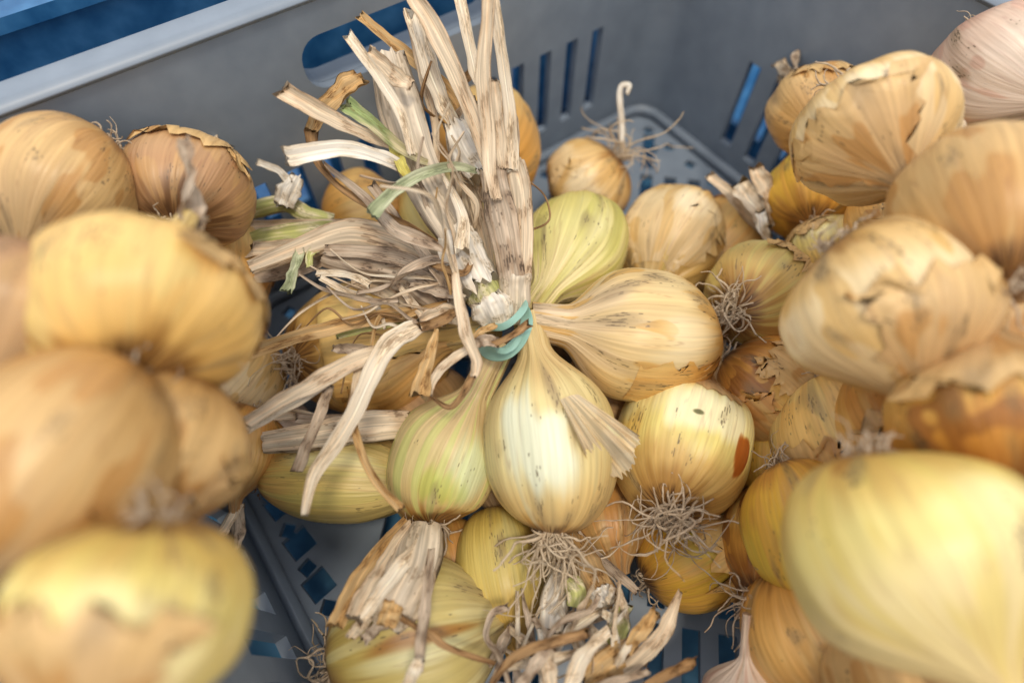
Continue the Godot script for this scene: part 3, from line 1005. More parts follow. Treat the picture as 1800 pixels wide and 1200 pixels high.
func the_other_onions() -> void:
	onion("golden onion at the back, touching the back wall slots behind the upright stalks", "gold", [850, 318, 0.085], [858, 262, 0.070], [866, 190, 0.045], 190, {"full": 2.0, "group": LOOSE, "roots": 0, "flat": 2.2})
	onion("small orange onion by the back wall at left, half under brown leaves", "gold", [585, 398, 0.045], [642, 378, 0.050], [730, 352, 0.050], 156, {"group": LOOSE, "roots": 10})
	onion("small golden onion nearest the crate's back corner with long pale curly roots", "cream", [1086, 274, 0.058], [1036, 318, 0.044], [975, 362, 0.026], 160, {"peels": [["cream", 0.40, 0.60, 0.3, 0.8, 0.002]], "full": 2.0, "group": LOOSE, "roots": 40, "root_len": 0.045, "spread": 1.3, "curly": 0.85, "ry": 0.4, "rz": -0.3, "pull": Vector3(0.02, 0.05, -0.03), "root_mat": "root pale", "flat": 2.2})
	var ig := get_node(NodePath(last_onion)) as Node3D
	leaf(ig, "long_root", "white", [[1092, 268, 0.060], [1094, 225, 0.070], [1090, 180, 0.078], [1092, 152, 0.083], [1106, 150, 0.083], [1102, 166, 0.080]], [9, 11, 11, 9, 10, 6], {"nu": 8, "curl": 0.0, "thick": 0.0015, "wave": 0.2})
	onion("tan papery onion behind the cream-tan one, right of the yellow-green one", "j", [1222, 362, 0.040], [1180, 428, 0.043], [1138, 520, 0.052], 190, {"peels": [["cream", 0.36, 0.70, 0.10, 0.86, 0.0025]], "full": 2.0, "group": LOOSE, "roots": 0, "flat": 2.2})
	onion("plain golden onion tucked behind the tan papery one", "gold", [1312, 382, 0.024], [1266, 436, 0.032], [1205, 500, 0.040], 156, {"group": LOOSE, "roots": 0})
	onion("yellowish tan onion at the right with a pinkish mat of roots on its left", "k", [1284, 545, 0.074], [1335, 518, 0.064], [1420, 455, 0.050], 184, {"peels": [["tan", 0.40, 0.62, 0.35, 0.85, 0.004]], "group": LOOSE, "roots": 90, "root_len": 0.026, "spread": 1.6, "curly": 1.0, "rx": -0.2, "ry": 0.6, "pull": Vector3(-0.06, 0.03, 0.05), "root_mat": "root pale"})
	onion("rusty brown blotched onion right of the soil-specked cream one", "rust", [1272, 628, 0.060], [1338, 690, 0.056], [1420, 765, 0.050], 214, {"peels": [["amber", 0.50, 0.72, 0.3, 0.8, 0.004], ["tan", 0.30, 0.46, 0.2, 0.6, 0.003]], "full": 2.0, "group": LOOSE, "roots": 26, "root_len": 0.016, "spread": 1.2, "curly": 1.0, "ry": 0.3})
	onion("pale yellow onion with a brown scar and a large root tuft, lower right", "m", [1180, 903, 0.066], [1200, 790, 0.061], [1250, 610, 0.062], 234, {"peels": [["tan", 0.38, 0.66, 0.60, 0.9, 0.0005]], "full": 2.1, "group": LOOSE, "roots": 130, "root_len": 0.036, "spread": 1.0, "curly": 0.9, "neck": 0.25, "flat": 2.2, "ry": 0.1, "rz": 0.2, "pull": Vector3(0.02, -0.03, 0.16), "root_mat": "root", "rad": 0.00052})
	onion("bright yellow onion below the large root tuft, lower right", "n", [1130, 1020, 0.028], [1215, 972, 0.030], [1330, 900, 0.030], 184, {"peels": [["gold", 0.45, 0.70, 0.35, 0.9, 0.004]], "group": LOOSE, "roots": 12, "flat": 2.2})
	onion("rust-stained onion low at the right with a trailing root tuft", "rust", [1332, 1045, 0.056], [1352, 945, 0.052], [1365, 830, 0.052], 164, {"group": LOOSE, "roots": 46, "root_len": 0.032, "spread": 1.0, "curly": 0.8, "pull": Vector3(-0.03, -0.04, 0.1)})
	onion("long pale onion lying flat at the left with a stubbly brown root end", "p", [460, 838, 0.040], [592, 838, 0.045], [775, 850, 0.046], 160, {"group": LOOSE, "roots": 60, "root_len": 0.005, "spread": 1.0, "plate": 0.42, "neck": 0.4, "flat": 2.0, "root_mat": "root brown"})
	onion("big olive-yellow onion under the cut stalk bundle, bottom left", "q", [585, 1165, 0.038], [728, 1125, 0.040], [900, 1080, 0.036], 276, {"group": LOOSE, "roots": 46, "root_len": 0.024, "spread": 1.4, "curly": 0.9, "neck": 0.3, "flat": 2.1, "ry": 0.2})
	onion("smooth yellow onion standing between the olive one and the front root tuft", "r", [868, 905, 0.028], [880, 1005, 0.036], [912, 1150, 0.034], 158, {"group": LOOSE, "roots": 0, "flat": 2.2})
	onion("dark amber onion in the gap beneath the front onion's right side", "amber", [1060, 850, 0.022], [1072, 925, 0.033], [1090, 1010, 0.034], 140, {"group": LOOSE, "roots": 0})
	onion("whitish pink onion at the bottom edge over the blue floor slots", "pink", [1300, 1300, 0.040], [1306, 1240, 0.050], [1314, 1078, 0.066], 150, {"group": LOOSE, "roots": 0, "neck": 0.13, "flat": 2.0})
	onion("small pinkish brown onion peeping out above the long flat one", "pink", [440, 735, 0.022], [492, 748, 0.024], [560, 760, 0.026], 96, {"group": LOOSE, "roots": 0})
	# onions further down, seen in the gaps
	onion("dark onion deep between the green-streaked and the orange-yellow ones", "brown", [700, 690, 0.020], [760, 745, 0.024], [830, 790, 0.024], 190, {"group": LOOSE, "roots": 0})
	onion("dark onion deep below the fan of leaves, left of the golden back one", "brown", [740, 440, 0.020], [760, 480, 0.024], [840, 520, 0.024], 170, {"group": LOOSE, "roots": 0})
	onion("brown onion deep under the necks right of the band", "brown", [960, 500, 0.020], [1010, 560, 0.026], [1080, 620, 0.026], 180, {"group": LOOSE, "roots": 0})
	onion("amber onion deep between the smooth yellow one and the cut stalk bundle", "amber", [790, 930, 0.016], [800, 985, 0.022], [820, 1060, 0.022], 130, {"group": LOOSE, "roots": 0})
	onion("brown onion deep in the gap where the front, cream-tan and scarred onions meet", "brown", [1010, 690, 0.024], [1062, 706, 0.034], [1130, 730, 0.034], 170, {"group": LOOSE, "roots": 0})
	onion("brown onion deep in the gap between the front onion and the green-streaked one", "brown", [850, 760, 0.020], [868, 830, 0.028], [880, 900, 0.028], 170, {"group": LOOSE, "roots": 0})
	onion("brown onion deep in the gap left of the smooth yellow one", "brown", [960, 900, 0.014], [985, 960, 0.020], [1010, 1040, 0.020], 150, {"group": LOOSE, "roots": 0})
	onion("amber onion deep between the pale yellow scarred one and the rusty blotched one", "amber", [1260, 680, 0.018], [1300, 800, 0.024], [1330, 860, 0.024], 150, {"group": LOOSE, "roots": 0})

func the_stalks() -> void:
	# ---- stalks and leaves that rise out of the band (top left)
	var s := thing("dry_stalk", "thick pale stalk fanning up left out of the band, cut at its top", "stalk", spot(868, 560, 0.092), "dry stalks of the bunch")
	leaf(s, "stalk_base", "lime", [[872, 548, 0.095], [838, 490, 0.102], [806, 418, 0.110]], [58, 66, 60], {"round": true, "squash": 0.75, "groove": 0.07})
	leaf(s, "papery_collar", "white", [[876, 566, 0.095], [868, 546, 0.0985], [858, 526, 0.1005]], [60, 70, 62], {"round": true, "squash": 0.8, "groove": 0.09, "jag": 0.3, "nv": 10})
	leaf(s, "stalk_sheath", "white", [[842, 500, 0.104], [812, 440, 0.111], [800, 405, 0.114]], [70, 76, 62], {"round": true, "squash": 0.8, "groove": 0.1, "jag": 0.5, "nv": 14})
	leaf(s, "stalk_top", "stalk", [[812, 430, 0.112], [770, 360, 0.120], [735, 290, 0.128], [705, 200, 0.138], [678, 98, 0.150]], [58, 66, 72, 70, 60], {"round": true, "squash": 0.6, "groove": 0.13, "jag": 0.3, "nv": 36})
	leaf(s, "dry_leaf", "cream", [[812, 440, 0.120], [814, 390, 0.126], [802, 350, 0.130], [780, 312, 0.133]], [34, 30, 18, 9])
	leaf(s, "dry_leaf", "cream", [[724, 272, 0.140], [706, 205, 0.150], [660, 128, 0.158], [612, 62, 0.163]], [16, 24, 22, 24], {"wave": 0.15, "curl": 0.3})
	leaf(s, "dry_leaf", "straw", [[722, 150, 0.152], [690, 130, 0.156], [648, 92, 0.158]], [26, 40, 30], {"curl": 0.4})
	leaf(s, "dry_leaf", "straw", [[705, 270, 0.128], [650, 240, 0.140], [575, 205, 0.148], [498, 158, 0.154]], [8, 24, 34, 40], {"curl": 0.5, "twist": [0.3, 0.0, -0.2]})
	leaf(s, "dry_leaf", "white", [[712, 305, 0.128], [690, 284, 0.136], [610, 264, 0.142], [502, 275, 0.145]], [16, 34, 40, 40], {"curl": 0.35, "twist": [0.4, 0.1, -0.1]})
	leaf(s, "dry_leaf", "gold", [[636, 138, 0.150], [606, 160, 0.148], [566, 196, 0.143], [548, 232, 0.138]], [44, 52, 40, 30], {"curl": 0.6, "fold": 0.14, "thick": 0.0012})
	leaf(s, "dry_leaf", "brown", [[548, 228, 0.138], [554, 268, 0.132], [590, 320, 0.126], [650, 362, 0.121], [720, 402, 0.117], [775, 436, 0.112]], [30, 22, 17, 16, 26, 22], {"curl": 0.6, "twist": [0.0, 0.6, 0.2, 0.0]})
	leaf(s, "dry_leaf", "green", [[770, 290, 0.126], [740, 282, 0.133], [690, 248, 0.140], [650, 214, 0.145], [608, 184, 0.149]], [10, 16, 24, 28, 38], {"curl": 0.5})
	leaf(s, "dry_leaf", "yellow", [[722, 318, 0.130], [704, 286, 0.135], [688, 250, 0.137]], [16, 26, 20], {"curl": 0.5})
	leaf(s, "dry_leaf", "pale_green", [[836, 300, 0.130], [795, 292, 0.135], [735, 310, 0.138], [688, 340, 0.139], [652, 380, 0.138]], [14, 20, 26, 28, 30], {"curl": 0.45})
	leaf(s, "dry_leaf", "grey", [[792, 524, 0.103], [764, 468, 0.109], [700, 392, 0.117], [655, 325, 0.124]], [20, 26, 24, 24], {"curl": 0.5, "thick": 0.0012})
	leaf(s, "dry_leaf", "grey", [[778, 440, 0.122], [735, 420, 0.126], [690, 400, 0.127], [640, 345, 0.127], [570, 288, 0.128]], [10, 34, 32, 20, 12], {"curl": 0.5})
	var s2 := thing("dry_stalk", "tall brown-streaked stalk rising straight up from the band", "stalk", spot(902, 540, 0.094), "dry stalks of the bunch")
	leaf(s2, "stalk_base", "stalk", [[902, 568, 0.092], [904, 530, 0.098], [905, 480, 0.106]], [40, 54, 56], {"round": true, "squash": 0.7, "groove": 0.1})
	leaf(s2, "stalk_top", "grey", [[900, 490, 0.105], [888, 420, 0.116], [874, 350, 0.126], [866, 300, 0.132]], [44, 50, 46, 40], {"round": true, "squash": 0.65, "groove": 0.12})
	leaf(s2, "stalk_top", "straw", [[914, 490, 0.104], [918, 420, 0.113], [914, 340, 0.124], [902, 282, 0.132]], [38, 42, 40, 34], {"round": true, "squash": 0.55, "groove": 0.14})
	leaf(s2, "dry_leaf", "straw", [[872, 350, 0.130], [852, 265, 0.139], [818, 170, 0.150], [772, 70, 0.161], [725, -10, 0.170]], [26, 34, 36, 42, 34], {"curl": 0.4, "twist": [0.2, 0.0, -0.3]})
	leaf(s2, "dry_leaf", "straw", [[862, 340, 0.130], [858, 240, 0.144], [850, 120, 0.160], [858, -10, 0.177]], [24, 34, 32, 28], {"curl": 0.45, "twist": [0.0, 0.3]})
	leaf(s2, "dry_leaf", "cream", [[900, 300, 0.132], [898, 220, 0.143], [884, 110, 0.158], [866, -10, 0.174]], [30, 28, 26, 26], {"curl": 0.35, "twist": [0.0, -0.4]})
	leaf(s2, "dry_leaf", "grey", [[905, 280, 0.128], [903, 220, 0.137], [888, 150, 0.146]], [20, 24, 10], {"curl": 0.5})
	leaf(s2, "dry_leaf", "straw", [[884, 300, 0.133], [876, 220, 0.146], [868, 140, 0.157]], [26, 30, 22], {"curl": 0.5})
	leaf(s2, "root_hair", "brown", [[905, 404, 0.116], [938, 402, 0.110], [966, 385, 0.106], [958, 345, 0.108], [930, 318, 0.112]], [4, 4, 4, 4, 3], {"nu": 6, "curl": 0.0, "thick": 0.0007})
	var s3 := thing("dry_stalk", "hollow cream stalk behind the tall one, split into ribbons at the top", "stalk", spot(850, 420, 0.1), "dry stalks of the bunch")
	leaf(s3, "stalk_base", "straw", [[872, 540, 0.088], [850, 450, 0.098], [826, 360, 0.108], [812, 270, 0.118]], [30, 34, 44, 52], {"round": true, "squash": 0.6, "groove": 0.14})
	leaf(s3, "stalk_sheath", "white", [[846, 300, 0.122], [822, 270, 0.126], [800, 218, 0.131]], [56, 62, 40], {"round": true, "squash": 0.6, "groove": 0.12, "jag": 0.6})
	leaf(s3, "dry_leaf", "cream", [[800, 230, 0.130], [778, 180, 0.138], [752, 110, 0.148], [728, 22, 0.158]], [22, 36, 40, 44], {"curl": 0.5})
	leaf(s3, "dry_leaf", "straw", [[768, 286, 0.122], [764, 210, 0.131], [742, 120, 0.142], [720, 20, 0.153]], [10, 20, 26, 26], {"curl": 0.4})
	leaf(s3, "dry_leaf", "cream", [[850, 170, 0.146], [832, 110, 0.153], [806, -10, 0.166]], [22, 26, 28], {"curl": 0.5})
	leaf(s3, "dry_leaf", "gold", [[812, 195, 0.126], [790, 160, 0.132], [740, 116, 0.138], [680, 70, 0.144], [634, 28, 0.148]], [20, 26, 26, 26, 24], {"curl": 0.5, "fold": 0.1, "thick": 0.0012})
	leaf(s3, "dry_leaf", "grey", [[862, 500, 0.096], [836, 430, 0.104], [805, 370, 0.112], [768, 320, 0.118]], [22, 26, 28, 24], {"curl": 0.5})
	leaf(s3, "dry_leaf", "grey", [[800, 210, 0.124], [818, 190, 0.130], [836, 176, 0.134]], [20, 24, 20], {"curl": 0.5})
	leaf(s3, "dry_leaf", "brown", [[846, 110, 0.140], [828, 130, 0.136], [812, 150, 0.130]], [18, 26, 22], {"curl": 0.5})
	# ---- the mass of leaves that lies to the left
	var f := thing("dry_stalk", "matted stalks and leaves of the bunch lying out to the left", "stalk", spot(700, 470, 0.095), "dry stalks of the bunch")
	leaf(f, "stalk_base", "straw", [[815, 520, 0.090], [770, 470, 0.098], [700, 430, 0.101], [620, 410, 0.101], [540, 432, 0.100], [440, 470, 0.098]], [50, 62, 60, 54, 40, 24], {"round": true, "squash": 0.5, "groove": 0.14, "nv": 40})
	leaf(f, "stalk_sheath", "grey", [[800, 545, 0.092], [760, 500, 0.099], [690, 470, 0.100], [640, 465, 0.099], [570, 448, 0.096]], [70, 70, 60, 46, 36], {"round": true, "squash": 0.45, "groove": 0.2, "nv": 30})
	leaf(f, "stalk_sheath", "straw", [[790, 545, 0.086], [740, 520, 0.092], [680, 490, 0.092], [620, 482, 0.090]], [60, 74, 60, 36], {"round": true, "squash": 0.4, "groove": 0.2})
	leaf(f, "dry_leaf", "grey", [[800, 500, 0.098], [745, 470, 0.105], [680, 448, 0.106], [572, 440, 0.102]], [20, 34, 34, 26], {"curl": 0.5})
	leaf(f, "dry_leaf", "lime", [[640, 398, 0.094], [570, 400, 0.094], [500, 408, 0.091], [440, 420, 0.088]], [14, 30, 34, 36])
	leaf(f, "dry_leaf", "straw", [[610, 392, 0.092], [540, 395, 0.088], [440, 398, 0.083]], [18, 26, 30])
	leaf(f, "dry_leaf", "straw", [[620, 415, 0.099], [540, 430, 0.096], [440, 440, 0.090]], [18, 28, 40])
	leaf(f, "dry_leaf", "grey", [[600, 440, 0.095], [520, 470, 0.088], [440, 480, 0.082]], [30, 44, 50])
	leaf(f, "dry_leaf", "pale_green", [[528, 440, 0.100], [520, 470, 0.100], [505, 512, 0.096]], [20, 24, 26], {"curl": 0.7})
	leaf(f, "dry_leaf", "lime", [[570, 435, 0.098], [548, 445, 0.100], [545, 470, 0.099]], [16, 20, 18], {"curl": 0.7})
	leaf(f, "dry_leaf", "cream", [[650, 500, 0.103], [610, 482, 0.106], [555, 480, 0.106]], [20, 16, 16])
	leaf(f, "dry_leaf", "cream", [[562, 488, 0.106], [610, 512, 0.105], [655, 530, 0.103], [672, 560, 0.101], [676, 578, 0.100]], [14, 16, 14, 10, 6])
	leaf(f, "dry_leaf", "grey", [[800, 456, 0.110], [750, 462, 0.112], [705, 486, 0.110], [680, 505, 0.108], [628, 516, 0.106]], [22, 28, 26, 14, 12], {"curl": 0.6, "twist": [0.0, 0.7, 1.3, 0.4]})
	leaf(f, "dry_leaf", "straw", [[700, 500, 0.101], [722, 530, 0.102], [750, 560, 0.102]], [12, 18, 20])
	leaf(f, "dry_leaf", "grey", [[720, 500, 0.102], [770, 512, 0.105], [806, 520, 0.106]], [12, 26, 14])
	leaf(f, "dry_leaf", "brown", [[785, 470, 0.110], [796, 495, 0.111], [805, 530, 0.108], [790, 545, 0.104]], [20, 18, 10, 8], {"curl": 0.8, "twist": [0.0, 1.2]})
	leaf(f, "dry_leaf", "brown", [[830, 455, 0.112], [815, 480, 0.114], [775, 470, 0.112], [740, 455, 0.110]], [10, 16, 14, 10], {"curl": 0.7})
	for k in 6:
		var x := rng.randf_range(690, 800)
		var y := rng.randf_range(450, 500)
		leaf(f, "dry_leaf", ["grey", "straw", "brown"][k % 3], [[x + 60, y + 30, 0.093], [x, y, rng.randf_range(0.097, 0.104)], [x - rng.randf_range(40, 150), y + rng.randf_range(-50, -10), 0.095]], [14, rng.randf_range(16, 34), 8], {"curl": 0.6, "twist": [0.0, rng.randf_range(-0.8, 0.8)]})
	# ---- leaves that fall over the orange onion and the flat one
	var g := thing("dry_stalk", "long cream ribbons hanging from the band down over the left onions", "stalk", spot(760, 570, 0.1), "dry stalks of the bunch")
	leaf(g, "dry_leaf", "gold", [[780, 545, 0.094], [700, 553, 0.100], [590, 575, 0.103], [520, 592, 0.103], [430, 622, 0.102]], [20, 34, 30, 28, 28], {"curl": 0.4})
	leaf(g, "dry_leaf", "lime", [[760, 556, 0.094], [690, 566, 0.097], [590, 590, 0.098]], [16, 22, 18])
	leaf(g, "dry_leaf", "straw", [[810, 560, 0.100], [780, 552, 0.106], [735, 568, 0.108]], [24, 46, 30], {"curl": 0.6, "fold": 0.14})
	leaf(g, "dry_leaf", "brown", [[806, 545, 0.104], [780, 560, 0.109], [738, 575, 0.107]], [10, 26, 18], {"curl": 0.6, "fold": 0.16})
	leaf(g, "dry_leaf", "cream", [[770, 566, 0.102], [720, 580, 0.108], [680, 612, 0.111], [645, 680, 0.110], [605, 755, 0.106], [555, 830, 0.101], [536, 905, 0.096]], [10, 44, 48, 34, 34, 26, 14], {"curl": 0.35, "twist": [0.2, 0.0, 0.3, -0.2, 0.2, 0.0], "nv": 48})
	leaf(g, "dry_leaf", "straw", [[690, 606, 0.108], [640, 628, 0.109], [570, 665, 0.108], [500, 702, 0.107], [430, 745, 0.106]], [16, 40, 40, 34, 26], {"curl": 0.5, "nv": 36})
	leaf(g, "dry_leaf", "cream", [[600, 655, 0.105], [530, 700, 0.103], [430, 752, 0.100]], [18, 24, 26], {"curl": 0.4})
	leaf(g, "dry_leaf", "grey", [[580, 680, 0.103], [556, 745, 0.099], [520, 828, 0.092]], [24, 24, 26], {"curl": 0.4})
	leaf(g, "dry_leaf", "gold", [[624, 700, 0.104], [625, 760, 0.102], [655, 835, 0.098], [706, 895, 0.093]], [12, 18, 20, 20], {"curl": 0.6})
	leaf(g, "dry_leaf", "grey", [[660, 620, 0.106], [615, 612, 0.105], [585, 612, 0.103]], [30, 26, 14], {"curl": 0.7})
	leaf(g, "dry_leaf", "straw", [[632, 640, 0.106], [622, 690, 0.104], [612, 730, 0.102]], [20, 16, 12], {"curl": 0.6})
	leaf(g, "dry_leaf", "gold", [[768, 578, 0.108], [754, 630, 0.107], [738, 694, 0.103]], [10, 28, 44], {"curl": 0.3, "fold": 0.12})
	leaf(g, "dry_leaf", "straw", [[836, 605, 0.104], [796, 630, 0.106], [764, 662, 0.105], [756, 694, 0.102]], [20, 22, 20, 12], {"curl": 0.4})
	leaf(g, "dry_leaf", "straw", [[796, 448, 0.120], [806, 520, 0.119], [818, 580, 0.117], [836, 635, 0.113], [832, 662, 0.110]], [9, 22, 26, 24, 16], {"curl": 0.5, "nv": 40})
	leaf(g, "dry_leaf", "brown", [[836, 650, 0.110], [815, 690, 0.105], [790, 716, 0.100], [752, 690, 0.099]], [16, 18, 12, 10], {"curl": 0.5})
	leaf(g, "dry_leaf", "gold", [[872, 572, 0.107], [848, 582, 0.109], [830, 600, 0.108]], [12, 18, 12], {"curl": 0.4})
	leaf(g, "dry_twig", "brown", [[928, 572, 0.109], [900, 588, 0.110], [868, 604, 0.108], [842, 600, 0.104]], [16, 12, 10, 6], {"curl": 0.7, "thick": 0.0014})
	leaf(g, "dry_leaf", "grey", [[874, 602, 0.108], [850, 598, 0.110], [838, 606, 0.107]], [22, 28, 14], {"curl": 0.7, "fold": 0.2})
	for k in 26:
		var host: Node3D = [s, s3, s2, f, g][k % 5]
		var up_: bool = k % 5 < 3
		var x := rng.randf_range(790, 900) if up_ else rng.randf_range(700, 830)
		var y := rng.randf_range(330, 520) if up_ else rng.randf_range(470, 590)
		var a := rng.randf_range(1.35, 2.5) if up_ else rng.randf_range(2.6, 3.7)
		var l := rng.randf_range(90, 260)
		var h0 := rng.randf_range(0.098, 0.112) if up_ else rng.randf_range(0.100, 0.108)
		var rise := (0.055 if up_ else 0.0) * l / 260.0
		var pts := []
		for q in 5:
			var t := q / 4.0
			var b := a + rng.randf_range(-0.25, 0.25)
			pts.append([x + cos(b) * l * t, y - sin(b) * l * t, h0 + rise * t + rng.randf_range(-0.002, 0.003)])
		var w := rng.randf_range(5, 13)
		leaf(host, "dry_leaf", ["straw", "cream", "grey", "brown", "straw", "gold"][k % 6], pts, [w, w * 1.3, w, w * 0.5], {"curl": 0.7, "nu": 10, "twist": [0.0, rng.randf_range(-1.5, 1.5), rng.randf_range(-2.5, 2.5)]})
	var fl := thing("dry_stalk", "flat greyish stalk lying along the top of the flat left onion", "stalk", spot(590, 765, 0.07))
	leaf(fl, "stalk_base", "straw", [[720, 745, 0.066], [640, 752, 0.070], [560, 765, 0.070], [462, 778, 0.066]], [46, 50, 44, 34], {"round": true, "squash": 0.35, "groove": 0.16})
	leaf(fl, "dry_leaf", "grey", [[710, 732, 0.062], [620, 738, 0.066], [520, 735, 0.062]], [24, 28, 22])
	leaf(fl, "dry_leaf", "straw", [[580, 740, 0.060], [520, 728, 0.060], [465, 735, 0.056]], [16, 26, 18])
	# ---- white and yellow stalk ends by the left edge
	var lw := thing("dry_stalk", "whitish stalk ends crossing in front of the back wall slots at left", "stalk", spot(500, 350, 0.08))
	leaf(lw, "stalk_base", "lime", [[585, 386, 0.085], [540, 376, 0.088], [500, 358, 0.088], [440, 372, 0.082]], [24, 28, 32, 28], {"round": true, "squash": 0.8, "groove": 0.08})
	leaf(lw, "stalk_sheath", "white", [[498, 362, 0.094], [508, 335, 0.098], [522, 312, 0.099]], [28, 40, 24], {"round": true, "squash": 0.6, "groove": 0.2, "jag": 0.5})
	leaf(lw, "dry_leaf", "white", [[512, 326, 0.100], [490, 300, 0.102], [452, 284, 0.102]], [20, 16, 16])
	# ---- a bundle of cut stalks at the bottom left
	var cb := thing("dry_stalk", "bundle of cut straw stalks resting on the big olive-yellow onion", "stalk", spot(690, 1010, 0.075))
	leaf(cb, "dry_leaf", "gold", [[715, 915, 0.058], [668, 965, 0.068], [622, 1035, 0.076], [592, 1100, 0.079]], [22, 34, 36, 34], {"curl": 0.5})
	leaf(cb, "dry_leaf", "straw", [[725, 920, 0.060], [690, 975, 0.071], [655, 1035, 0.078], [625, 1090, 0.080]], [24, 40, 46, 40], {"curl": 0.4, "fold": 0.12})
	leaf(cb, "dry_leaf", "cream", [[745, 945, 0.066], [712, 985, 0.078], [670, 1040, 0.084], [632, 1085, 0.085]], [24, 34, 30, 22], {"curl": 0.5})
	leaf(cb, "stalk_base", "stalk", [[745, 930, 0.058], [728, 990, 0.072], [700, 1050, 0.078], [680, 1100, 0.078]], [60, 80, 66, 52], {"round": true, "squash": 0.5, "groove": 0.14})
	leaf(cb, "stalk_core", "gold", [[692, 1062, 0.082], [684, 1082, 0.083], [678, 1100, 0.0835]], [34, 36, 36], {"round": true, "squash": 0.5, "groove": 0.08, "nv": 8})
	leaf(cb, "dry_leaf", "straw", [[755, 950, 0.064], [750, 1020, 0.073], [730, 1070, 0.078], [705, 1100, 0.078]], [24, 34, 30, 20], {"curl": 0.5})
	leaf(cb, "dry_leaf", "straw", [[650, 1080, 0.078], [632, 1100, 0.078], [615, 1120, 0.076]], [26, 30, 24])
	leaf(cb, "dry_leaf", "grey", [[690, 1090, 0.079], [660, 1105, 0.079], [640, 1125, 0.077]], [30, 28, 26], {"fold": 0.2})
	leaf(cb, "dry_leaf", "grey", [[758, 965, 0.072], [750, 1050, 0.084], [742, 1110, 0.086], [735, 1180, 0.084]], [16, 22, 22, 20], {"curl": 0.5})
	leaf(cb, "dry_leaf", "cream", [[738, 1160, 0.090], [728, 1180, 0.090], [716, 1215, 0.088]], [22, 30, 28], {"curl": 0.4})
	leaf(cb, "dry_leaf", "brown", [[700, 1078, 0.080], [745, 1108, 0.083], [800, 1142, 0.080], [870, 1166, 0.070]], [18, 18, 16, 10], {"curl": 0.8, "twist": [0.0, 1.5, 3.0]})
	# ---- the tangle at the bottom
	var tg := thing("dry_stalk", "tangle of dry stalks and leaves at the bottom beside the floor slots", "stalk", spot(1010, 1110, 0.06))
	leaf(tg, "stalk_base", "gold", [[1000, 945, 0.040], [1028, 1000, 0.050], [1060, 1060, 0.056]], [50, 64, 54], {"round": true, "squash": 0.7, "groove": 0.05})
	leaf(tg, "stalk_core", "white", [[1052, 1038, 0.058], [1066, 1062, 0.060]], [42, 40], {"round": true, "squash": 0.6, "groove": 0.05, "nv": 8})
	leaf(tg, "dry_leaf", "grey", [[1015, 940, 0.046], [1060, 985, 0.046], [1120, 1040, 0.044]], [22, 24, 16])
	leaf(tg, "stalk_base", "white", [[990, 1000, 0.050], [975, 1050, 0.058], [968, 1110, 0.060]], [36, 50, 40], {"round": true, "squash": 0.5, "groove": 0.16})
	leaf(tg, "stalk_sheath", "lime", [[1000, 1020, 0.060], [1012, 1040, 0.062], [1008, 1066, 0.062]], [30, 34, 24], {"round": true, "squash": 0.6, "groove": 0.1})
	leaf(tg, "dry_leaf", "straw", [[1195, 1040, 0.066], [1175, 1090, 0.068], [1150, 1130, 0.068], [1100, 1175, 0.066], [1040, 1215, 0.062]], [14, 34, 36, 44, 40], {"curl": 0.5})
	leaf(tg, "dry_leaf", "gold", [[1152, 1072, 0.074], [1125, 1110, 0.075], [1098, 1145, 0.072]], [28, 34, 26], {"curl": 0.5})
	leaf(tg, "dry_leaf", "brown", [[1222, 1160, 0.070], [1170, 1185, 0.074], [1100, 1235, 0.074]], [26, 28, 26], {"curl": 0.5})
	leaf(tg, "dry_leaf", "brown", [[1034, 1108, 0.082], [985, 1122, 0.083], [925, 1142, 0.080], [885, 1172, 0.076], [855, 1215, 0.072]], [26, 26, 24, 18, 14], {"curl": 0.6})
	leaf(tg, "dry_leaf", "grey", [[1052, 1046, 0.070], [1035, 1072, 0.073], [985, 1092, 0.076], [955, 1130, 0.078]], [10, 16, 14, 10], {"curl": 0.7})
	leaf(tg, "dry_leaf", "cream", [[1070, 1105, 0.072], [1025, 1150, 0.076], [995, 1215, 0.076]], [24, 36, 34], {"curl": 0.5})
	leaf(tg, "stalk_base", "gold", [[1120, 1140, 0.064], [1080, 1160, 0.066], [1030, 1200, 0.066]], [44, 56, 54], {"round": true, "squash": 0.5, "groove": 0.14})
	leaf(tg, "dry_leaf", "lime", [[1100, 1060, 0.060], [1085, 1100, 0.064], [1068, 1150, 0.064]], [34, 50, 30], {"curl": 0.5})
	leaf(tg, "dry_leaf", "grey", [[890, 1065, 0.066], [868, 1080, 0.070], [856, 1120, 0.072], [880, 1155, 0.074], [900, 1215, 0.072]], [16, 18, 14, 20, 16], {"curl": 0.8, "fold": 0.2, "twist": [0.0, 1.0, 0.3]})
	leaf(tg, "dry_leaf", "grey", [[968, 1130, 0.080], [940, 1170, 0.079], [905, 1215, 0.076]], [22, 30, 24], {"curl": 0.5})
	leaf(tg, "dry_leaf", "grey", [[1140, 1180, 0.072], [1080, 1195, 0.074], [1010, 1220, 0.074]], [16, 22, 20], {"curl": 0.6})
	leaf(tg, "dry_leaf", "cream", [[1060, 1075, 0.066], [1075, 1085, 0.066], [1090, 1082, 0.064]], [16, 24, 18])
	leaf(tg, "dry_leaf", "cream", [[1078, 1030, 0.062], [1074, 1045, 0.064], [1066, 1058, 0.065]], [14, 16, 14])
	leaf(tg, "dry_leaf", "straw", [[960, 1140, 0.076], [965, 1175, 0.076], [968, 1215, 0.074]], [30, 34, 30], {"curl": 0.4})
